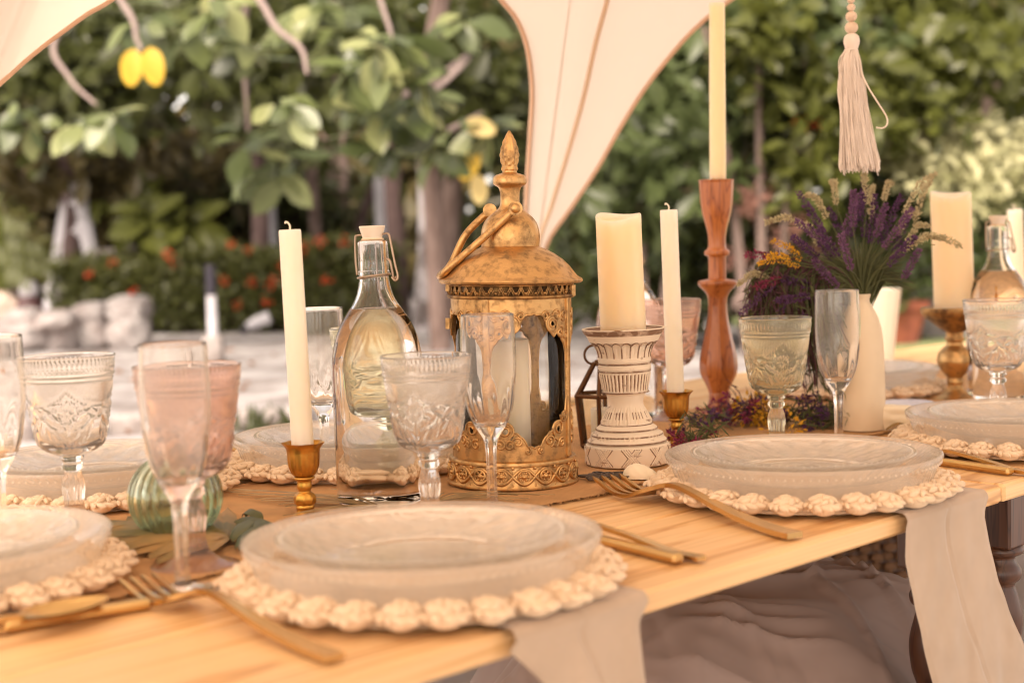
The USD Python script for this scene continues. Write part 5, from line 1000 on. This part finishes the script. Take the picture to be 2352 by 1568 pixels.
# ------------------------------------------------------------------ tassel
yT = 2.2; kt = yT / FPX
tz = lambda y: Q(1958, y, yT)[2]
t = thing('hanging_tassel', 'cream cotton tassel on wooden beads hanging over the table', 'tassel', loc=[Q(1956, 95, yT)[0], yT, 0])
zb = tz(95)
z = tz(78); 
for r_ in (15, 13, 9.5, 9, 8, 7.5, 7, 7, 7, 6.5, 6.5, 6.5, 6, 6, 6, 6, 6, 6):
    g = _ico[2].copy(); g.apply_scale([r_ * kt, r_ * kt, r_ * kt * .92]); z += r_ * kt * .9; g.apply_translation([0, 0, z]); part(t, 'bead', g, m_bead, smooth=True); z += r_ * kt * .9
part(t, 'cord', tube(np.array([[0, 0, tz(100)], [0, 0, z], [0.0, 0, 1.62]]), .0012, 6), m_cotton)
r = np.random.default_rng(14)
lath(t, 'head', [(8, 78), (14, 80), (17, 88), (17, 98), (15, 106), (12, 112)], kt, 0, m_cotton, 40) if False else part(t, 'head', lathe(smoothprof([(0, tz(77)), (8 * kt, tz(78)), (15 * kt, tz(84)), (17.5 * kt, tz(95)), (15.5 * kt, tz(106)), (12 * kt, tz(113)), (0, tz(114))], 5), 48, lambda a, z, r: .0004 * np.cos(24 * a)), m_cotton)
yn = []
for i in range(460):
    a = r.random() * 2 * np.pi; q = math.sqrt(r.random()); L = 1 + r.normal() * .025; ex, ey = q * math.cos(a), q * math.sin(a)
    bx_ = 14 + 6 * r.random(); pts = []
    for s, w, sh in ((0, 11, 0), (.12, 21, -3), (.35, 28, 0), (.65, 33, 6), (1, 46, 16)):
        y = 108 + (385 - 108) * s * L; wob = r.normal(size=2) * 2.0
        pts.append([(ex * w + sh + wob[0]) * kt, (ey * w * .8 + wob[1]) * kt, tz(y)])
    yn.append(tube(curve(pts, 4), .00065, 4, cap=False))
part(t, 'skirt', cat(yn), m_cotton, smooth=True, kind='stuff')
bd = []
for i in range(5):
    a = np.linspace(0, 2 * np.pi, 30, endpoint=False); bd.append(tube(np.stack([12.5 * kt * np.cos(a), 12.5 * kt * np.sin(a), tz(107 + i * 2.0) + 0 * a], -1), .0009, 5, closed=True))
part(t, 'binding', cat(bd), m_cotton, smooth=True)
part(t, 'loose_loop', tube(curve([[20 * kt, -.01, tz(175)], [32 * kt, -.014, tz(205)], [52 * kt, -.016, tz(240)], [71 * kt, -.016, tz(272)], [72 * kt, -.016, tz(290)], [62 * kt, -.016, tz(298)], [48 * kt, -.014, tz(296)]], 8), .0011, 6), m_cotton, smooth=True)

# ------------------------------------------------------------------ dried flowers
def spike(rng, a, b, sag, w, size, n, taper=True, tmpl=L_small):
    """spray of florets along a curved stem end from a to b"""
    a, b = np.asarray(a, float), np.asarray(b, float); c = curve([a, (a + b) / 2 + sag, b], 12); i = rng.integers(0, len(c), n); s = i / (len(c) - 1); ax = (b - a) / np.linalg.norm(b - a)
    o = rdirs(rng, n); o -= ax * (o @ ax)[:, None]; o /= np.linalg.norm(o, axis=1, keepdims=True); prof = np.clip(np.sin(np.pi * np.clip(s * .86 + .12, 0, 1)) ** .5, .15, 1) if taper else 1
    p_ = c[i] + o * (w * prof * rng.random(n) ** .5)[:, None] + rng.normal(size=(n, 3)) * size * .15
    return leaves(tmpl, p_, o * .8 + ax * .6, size * rng.uniform(.7, 1.3, n), rng)
def stemtube(c, r0, r1): return tube(curve(c, 6), np.linspace(r0, r1, (len(c) - 1) * 6 + 1), 5)
rng = np.random.default_rng(17)
bq = thing('lavender_bouquet', 'dried bouquet of purple lavender, cream wheat and yellow sprays in the cream vase', 'bouquet')
MTH = P(1980, 985, TR) * [1, 1, 0] + [0, 0, TR + (985 - 684) * kv]; bY = MTH[1]
def bpt(x, y, d=0.0): return Q(x, y, bY + d)
def stalk(name, m, x0, y0, x1, y1, w, size, n, d=0.0, label=None, droop=0.0):
    """spike whose florets run from (x0, y0) to its tip (x1, y1)"""
    d = d - 0.005; w, size, n = (w * .5, size * .60, int(n * 1.3)) if m is not m_creamfl else (w * .42, size * .62, int(n * 2.4)); m = m_lav2 if m is m_lav and x1 % 3 == 1 else m; a, b = bpt(x0, y0, d), bpt(x1, y1, d * 1.4); sp = part(bq, name, spike(rng, a, b, np.array([0, 0, droop]), w, size, n), m, smooth=False, label=label)
    part(sp, 'stem', stemtube([MTH - [0, 0, .06], MTH + rng.normal(size=3) * .005, (MTH + a) / 2 + [0, 0, .012], a, (a + b) / 2], .0011, .0006), m_stem)
for (x0, y0, x1, y1, d) in [(1890, 530, 1832, 440, .0), (1905, 560, 1828, 508, -.03), (1880, 590, 1820, 545, -.05), (1925, 590, 1880, 520, -.06), (1935, 540, 1975, 445, .02), (1950, 545, 1985, 450, .0), (1960, 520, 1960, 440, -.02), 
                            (1985, 545, 1982, 405, .05), (2000, 560, 2010, 450, .02), (2010, 545, 2035, 470, .0), (2020, 560, 2070, 450, .03), (2030, 570, 2095, 480, -.02), (2040, 610, 2100, 545, -.07), (1955, 620, 1930, 540, -.08), (2050, 590, 2085, 500, .05),
                            (1915, 600, 1860, 520, .04), (1960, 590, 1905, 480, .05), (2075, 640, 2110, 575, .0), (1925, 660, 1870, 600, -.03), (1870, 660, 1800, 640, -.02), (1860, 680, 1785, 690, -.04)]:
    stalk('lavender_spike', m_lav, x0, y0, x1, y1, .0065, .0085, 190, d)
for (x0, y0, x1, y1, d) in [(1860, 525, 1760, 512, .03), (1900, 500, 1850, 450, .04), (1920, 470, 1912, 418, .05), (1990, 470, 1985, 400, .05), (2030, 460, 2048, 425, .05), (2075, 490, 2148, 400, .03), (2100, 520, 2135, 420, .06), (2080, 560, 2130, 520, .03), (1880, 560, 1835, 520, .05), (2060, 540, 2110, 490, .06), (2090, 560, 2205, 565, -.05), (2075, 575, 2170, 550, -.04), (1770, 640, 1698, 652, -.02), (2000, 500, 2005, 430, .07)]:
    stalk('wheat_spike', m_creamfl, x0, y0, x1, y1, .0055, .008, 130, d, droop=.012)
for (x0, y0, x1, y1, d) in [(1840, 595, 1775, 555, -.04), (1835, 610, 1745, 605, -.05), (1820, 600, 1760, 590, -.06)]:
    stalk('yellow_spike', m_yelfl, x0, y0, x1, y1, .0055, .0075, 110, d, droop=.006)
for (x0, y0, x1, y1, d) in [(1770, 585, 1715, 585, -.03), (1795, 640, 1730, 660, -.03)]:
    stalk('magenta_spike', m_magfl, x0, y0, x1, y1, .006, .009, 90, d)
# greenery: fine needle sprays up and the cascade hanging to the left
gr = []; n = 420
for i in range(n):
    x1 = rng.uniform(1835, 2110); y1 = rng.uniform(545, 650) + abs(x1 - 1975) * .22; tip = bpt(x1, y1, abs(rng.normal()) * .08); mid = MTH * .55 + tip * .45 + [0, 0, .02]
    gr.append(tube(np.array([MTH + rng.normal(size=3) * .004 - [0, 0, .03], mid, tip]), np.array([.0010, .0008, .0003]), 3, cap=False))
part(bq, 'upright_sprays', cat(gr), m_stem, smooth=True, kind='stuff')
for nm, mm, n in (('hanging_sprays', m_stem, 560), ('hanging_red_sprays', m_redstem, 380)):
    gr = []; fl = []
    for i in range(n):
        u_ = rng.random(); x1 = 1725 + 215 * u_ + rng.normal() * 12; y1 = rng.uniform(660, 760) + 200 * u_ ** .5 * rng.random(); d = rng.uniform(-.03, .06)
        top_ = bpt(1900 - 130 * (1 - u_) + rng.normal() * 15, rng.uniform(585, 640) + 30 * u_, d); tip = bpt(x1, y1, d * 1.3)
        c = curve([MTH + [-.008, -.004, .006], (MTH + top_) / 2 + [0, 0, .012], top_, top_ * .4 + tip * .6 + [-.006, 0, .01], tip], 4); gr.append(tube(c, np.linspace(.0013, .0007, len(c)), 3, cap=False))
        if rng.random() < .6:
            k_ = rng.integers(len(c) // 2, len(c), 5); fl.append(leaves(L_thin, c[k_], rdirs(rng, 5, -.6), rng.uniform(.012, .028, 5), rng))
    part(bq, nm, cat(gr + fl), mm, smooth=False, kind='stuff')
for (x0, y0, x1, y1) in [(1800, 700, 1745, 800), (1850, 720, 1800, 830), (1780, 650, 1700, 720)]: stalk('lavender_spike', m_lav, x0, y0, x1, y1, .006, .008, 120, -.03)
def garland(name, label, pts, n, seed, L=.09, cols=(m_stem, m_lav)):
    r = np.random.default_rng(seed); t = thing(name, label, 'dried flowers'); c = curve([P(x, y, TR + .010) for x, y in pts], 14); ss, fs = [], []
    for i in range(n):
        p_ = c[r.integers(len(c))]; d = rdirs(r, 1, .25, .35)[0]; e = p_ + d * L * r.uniform(.5, 1.2); e[2] = max(e[2], TR + .002)
        ss.append(tube(np.array([p_ + r.normal(size=3) * [.012, .012, .004], (p_ + e) / 2 + [0, 0, .01], e]), np.array([.0010, .0009, .0005]), 3, cap=False))
        ss.append(leaves(L_thin, p_ + (e - p_) * r.random((4, 1)), rdirs(r, 4, .2), r.uniform(.012, .03, 4), r))
        if i % 3 == 0: fs.append(spike(r, p_ + (e - p_) * .5, e, np.zeros(3), .005, .008, 40))
    v = cat(ss); v.vertices[:, 2] = np.maximum(v.vertices[:, 2], TR + .0005); part(t, 'stems', v, cols[0], smooth=False, kind='stuff')
    v = cat(fs); v.vertices[:, 2] = np.maximum(v.vertices[:, 2], TR + .0005); part(t, 'florets', v, cols[1], smooth=False, kind='stuff'); return t
g = garland('herb_garland', 'dried herb and lavender sprigs around the foot of the wooden candlestick', [(1590, 985), (1640, 968), (1720, 958), (1800, 962), (1880, 968), (1940, 975)], 60, 5, .045)
r = np.random.default_rng(9)
for (x, y, hh) in [(1728, 985, .030), (1745, 975, .022), (1772, 985, .030), (1806, 1010, .012)]:
    part(g, 'yellow_flower', crown(r, P(x, y) + [0, 0, hh], np.array([.012, .012, .011]), 26, 5, .009, L_small, .3), m_yelfl, smooth=False)
garland('lavender_sprig', 'purple lavender sprigs standing between candlestick and green goblet', [(1690, 945), (1715, 955), (1735, 960)], 34, 6, .07, (m_redstem, m_magfl))
garland('lavender_sprig', 'lavender sprigs hanging behind the flute down to the table', [(1850, 955), (1900, 962), (1940, 968)], 26, 7, .06, (m_stem, m_lav))
garland('lavender_sprig', 'small purple sprig beside the slim brass holder', [(1590, 1010), (1612, 1020)], 22, 8, .05, (m_stem, m_magfl))

# ------------------------------------------------------------------ palm leaf, blades, shells
def blades(name, label, hub, tips, w, m, z=TR + .003, cat_='dried leaf', bend=.006):
    t = thing(name, label, cat_); h = P(*hub, z)
    for i, (x, y) in enumerate(tips):
        e = P(x, y, z); d = e - h; L = np.linalg.norm(d); sd = np.cross([0, 0, 1.0], d / L); s = np.linspace(0, 1, 9); half = w * np.sin(np.pi * np.clip(s * .9 + .06, 0, 1)) ** .7 * .5
        ctr = h + d * s[:, None] + np.array([0, 0, 1.0]) * (bend * np.sin(np.pi * s) * (1 + .5 * math.sin(i * 2.3)) + .0004 * (i % 4))[:, None]
        part(t, 'blade', sheet(np.stack([ctr - sd * half[:, None], ctr + [0, 0, w * .22], ctr + sd * half[:, None]], 1)), m, smooth=True)
    return t
ft = []
for i in range(19):
    a = math.radians(100 + i * 9.2); ft.append((a, (.165 + .03 * math.sin(i * 1.7)) * (1.0 if i < 12 else .62)))
hubw = P(520, 1238, TR); 
def wpx(p_): x, y = to_px(np.array(p_)); return (float(x), float(y))
blades('palm_leaf', 'dried fan palm leaf lying under the green glass vase', (520, 1238), [wpx(hubw + np.array([math.cos(a), math.sin(a), 0]) * L) for a, L in ft], .021, m_palm)
blades('palm_leaf', 'dark green palm leaf tips between glass vase and nearest plate', (600, 1200), [(525, 1215), (530, 1245), (545, 1265), (560, 1190), (585, 1235), (620, 1225)], .018, M('green_palm', (0.055, 0.06, 0.02), .45, col2=(.10, .10, .03), nscale=15))
blades('dried_grass', 'bundle of thin dried grass blades pointing left under the brass holder', (868, 1160), [(505, 1122), (515, 1128), (530, 1132), (548, 1140), (585, 1146), (600, 1150), (640, 1160), (655, 1166), (690, 1176), (660, 1140), (700, 1150), (760, 1125), (800, 1130), (650, 1185)], .0042, m_straw, bend=.004)
blades('dried_grass', 'thin dried blades in front of the gold lantern base', (1000, 1152), [(1275, 1136), (1240, 1138), (1215, 1146), (1190, 1140), (1150, 1128), (1100, 1132), (1130, 1140), (1060, 1135), (1020, 1132), (1180, 1152)], .0042, m_straw, bend=.004)
sh = trimesh.creation.icosphere(subdivisions=3); v = np.asarray(sh.vertices).copy(); a = np.arctan2(v[:, 1], v[:, 0] + 1.05); v *= (1 + .035 * np.cos(60 * a))[:, None]; v[:, 2] = np.where(v[:, 2] > 0, v[:, 2] * (1.0 - .25 * v[:, 0]), 0); v[:, 1] *= .8 + .25 * v[:, 0]
ks = P(1468, 1098)[1] / FPX
single('seashell', tm(v * [40 * ks, 40 * ks, 31 * ks], sh.faces), m_shell, 'white scallop seashell beside the carved stand on the runner', 'seashell', loc=P(1470, 1096, TR), rot=(0, 0, 8))
t = thing('lace_leaf', 'dark openwork leaf ornament on the runner before the carved stand', 'ornament', loc=P(1392, 1098, TR), rot=(0, 0, 20))
for i in range(11):
    a = math.radians(-60 + i * 30); L = .026 + .008 * (i % 2); c = np.array([math.cos(a), math.sin(a), 0])
    b = np.linspace(0, 2 * np.pi, 20, endpoint=False); e = np.array([-c[1], c[0], 0]); pts = c * L * (.55 + .45 * np.cos(b))[:, None] + e * (.0075 * np.sin(b))[:, None] + [0, 0, .003]
    part(t, 'petal', tube(pts, .0012, 5, closed=True), m_pewter, smooth=True); part(t, 'vein', tube(np.array([c * .004 + [0, 0, .0025], c * L * .95 + [0, 0, .003]]), .0012, 5), m_pewter)
single('cream_shell', rock(.030, 5, (1.2, .8, .7)), m_shell, 'smooth cream shell beside the white dish right of the vase', 'seashell', loc=P(2052, 960, T + .020), smooth=60)
m_china = M('bluish_white_china', (.66, .66, .74), .15)
for (x, y, s_, lb) in [(2082, 955, 1.0, 'small bluish white dish beside the cream shell'), (2038, 915, .8, 'small bluish white bowl behind the cream shell')]:
    t = thing('small_dish', lb, 'dish', loc=P(x, y), sc=s_); part(t, 'bowl', lathe(smoothprof([(0, 0), (.020, 0), (.021, .004), (.038, .014), (.044, .021), (.042, .0215), (.034, .014), (.016, .007), (0, .006)], 5), 40), m_china)
blades('dried_grass', 'dark dried leaves left of the gold candle stand', (2172, 905), [(2085, 903), (2095, 910), (2110, 914), (2105, 898)], .012, m_palm, z=T + .003)
blades('dried_grass', 'dry leaf tips by the foot of the vase', (2090, 985), [(2032, 978), (2035, 988), (2050, 992), (2045, 972)], .010, m_palm, z=T + .006)

# ------------------------------------------------------------------ cutlery
def bendz(g, f_):
    v = np.asarray(g.vertices).copy(); v[:, 2] += f_(v[:, 0]); return tm(v, g.faces)
def fork_mesh():      # tines point to +x, handle end at x = 0, length 0.205
    neck = Polygon([(0, -.0052), (.004, -.0058), (.05, -.0046), (.10, -.0030), (.128, -.0028), (.137, -.0065), (.144, -.0115), (.150, -.0128), (.158, -.0125), (.158, .0125), (.150, .0128), (.144, .0115), (.137, .0065), (.128, .0028), (.10, .0030), (.05, .0046), (.004, .0058), (0, .0052)])
    ti = [Polygon([(.155, y - .0019), (.200, y - .0013), (.205, y), (.200, y + .0013), (.155, y + .0019)]) for y in (-.0103, -.00345, .00345, .0103)]
    g = extrude(unary_union([neck] + ti), .0022).subdivide_to_size(.006, max_iter=10)
    v = np.asarray(g.vertices).copy(); th = np.interp(v[:, 0], [0, .09, .13, .205], [1.45, 1.3, 1.3, .8]); v[:, 2] *= th; g = tm(v, g.faces)
    x = np.linspace(0, .205, 40); zc_ = np.interp(x, [0, .02, .06, .10, .122, .135, .150, .165, .185, .205], [.0012, .0010, .0045, .0115, .0145, .0120, .0040, .0010, .0030, .0105]); zc_ = np.convolve(np.pad(zc_, 2, mode='edge'), np.ones(5) / 5, 'valid')
    return bendz(g, lambda q: np.interp(q, x, zc_))
def spoon_meshes():
    s = np.linspace(0, 1, 26); xs = .132 + .070 * s; half = .0205 * np.sin(np.pi * np.clip(s * .93 + .05, 0, 1)) ** .65 * (1 - .12 * s); w = np.linspace(-1, 1, 15); rows = []
    for layer in (0, 1):
        X = np.repeat(xs[:, None], 15, 1); Yy = half[:, None] * w[None]; Z = .0115 - .0085 * (1 - w[None] ** 2) * np.sin(np.pi * s)[:, None] ** .8 + (.0012 if layer else 0) - .004 * (1 - s)[:, None] * 0
        rows.append(np.stack([X, Yy, Z], -1))
    a, b = sheet(rows[0]), sheet(rows[1]); a.invert()
    h = extrude(Polygon([(0, -.0052), (.004, -.0058), (.05, -.0046), (.10, -.0030), (.135, -.003), (.135, .003), (.10, .0030), (.05, .0046), (.004, .0058), (0, .0052)]), .0036).subdivide_to_size(.006, max_iter=10)
    h = bendz(h, lambda q: np.interp(q, [0, .03, .08, .12, .135], [.001, .001, .0085, .0125, .0105])); return cat([a, b]), h
def knife_meshes():
    bl = extrude(Polygon([(.105, -.0065), (.150, -.0095), (.195, -.0092), (.214, -.004), (.217, .002), (.210, .0065), (.105, .0065)]), .0016); bl.apply_translation([0, 0, .0035])
    h = rbox(.112, .0125, .0085, .0028, 0.0005, .055); v = np.asarray(h.vertices).copy(); v[:, 1] *= np.interp(v[:, 0], [0, .11], [1.05, .75]); return bl, tm(v, h.faces)
protos = {}
FKM = fork_mesh(); SPM = spoon_meshes(); KNM = knife_meshes()
def cutlery(kind, label, hpx, tpx, L=None, z=T + .0008, shift=None):
    a, b = P(*hpx, z), P(*tpx, z); d = b - a; ang = math.degrees(math.atan2(d[1], d[0])); full = {'fork': .205, 'spoon': .202, 'knife': .217}[kind]
    sc = (np.linalg.norm(d[:2]) / full) if L is None else L / full; loc = b - d / np.linalg.norm(d) * full * sc if L is not None and shift == 'tip' else a
    grp = 'brushed gold cutlery'
    if kind in protos: return dup(protos[kind], label, loc, (0, 0, ang), sc)
    t = thing(kind, label, kind, grp, loc, (0, 0, ang), sc)
    if kind == 'fork': part(t, 'fork_body', FKM, m_cutlery, smooth=50)
    elif kind == 'spoon': part(t, 'bowl', SPM[0], m_cutlery, smooth=50); part(t, 'handle', SPM[1], m_cutlery, smooth=50)
    else: part(t, 'blade', KNM[0], m_cutlery, smooth=30); part(t, 'handle', KNM[1], m_cutlery, smooth=30)
    protos[kind] = t; return t
cutlery('fork', 'gold fork lying at the left of the nearest placemat', (772, 1522), (312, 1362))
cutlery('fork', 'gold fork lying left of the right-hand placemat', (1826, 1240), (1392, 1126))
cutlery('fork', 'gold fork with handle over the table between the two right placemats', (2362, 1047), (2085, 1022), z=T + .001)
cutlery('fork', 'gold fork behind the left brass candle holder', (452, 1052), (652, 1084))
cutlery('spoon', 'gold spoon at left in front of the table-head placemat', (-330, 1552), (248, 1408), L=.235, shift='tip', z=T + .005)
cutlery('spoon', 'gold spoon with slim handle showing right of the nearest placemat', (1612, 1290), (1170, 1205), L=.23, z=T + .002)
cutlery('spoon', 'gold spoon whose slim handle shows right of the right-hand plate', (2385, 1094), (2010, 1040), L=.23, z=T + .002)
cutlery('knife', 'gold knife beside the nearest placemat, thick handle towards the right', (1560, 1296), (1080, 1178), L=.235)
cutlery('knife', 'gold knife beside the right-hand placemat, thick handle towards the edge', (2322, 1092), (1900, 1030), L=.235)
cutlery('knife', 'gold knife at left running under the fork tines', (342, 1398), (-260, 1500), L=.235)
cutlery('knife', 'gold knife behind the left brass holder on the far side', (535, 1036), (850, 1085), L=.235)
cutlery('fork', 'gold fork seen through the lantern window', (1322, 925), (1225, 962), L=.21)
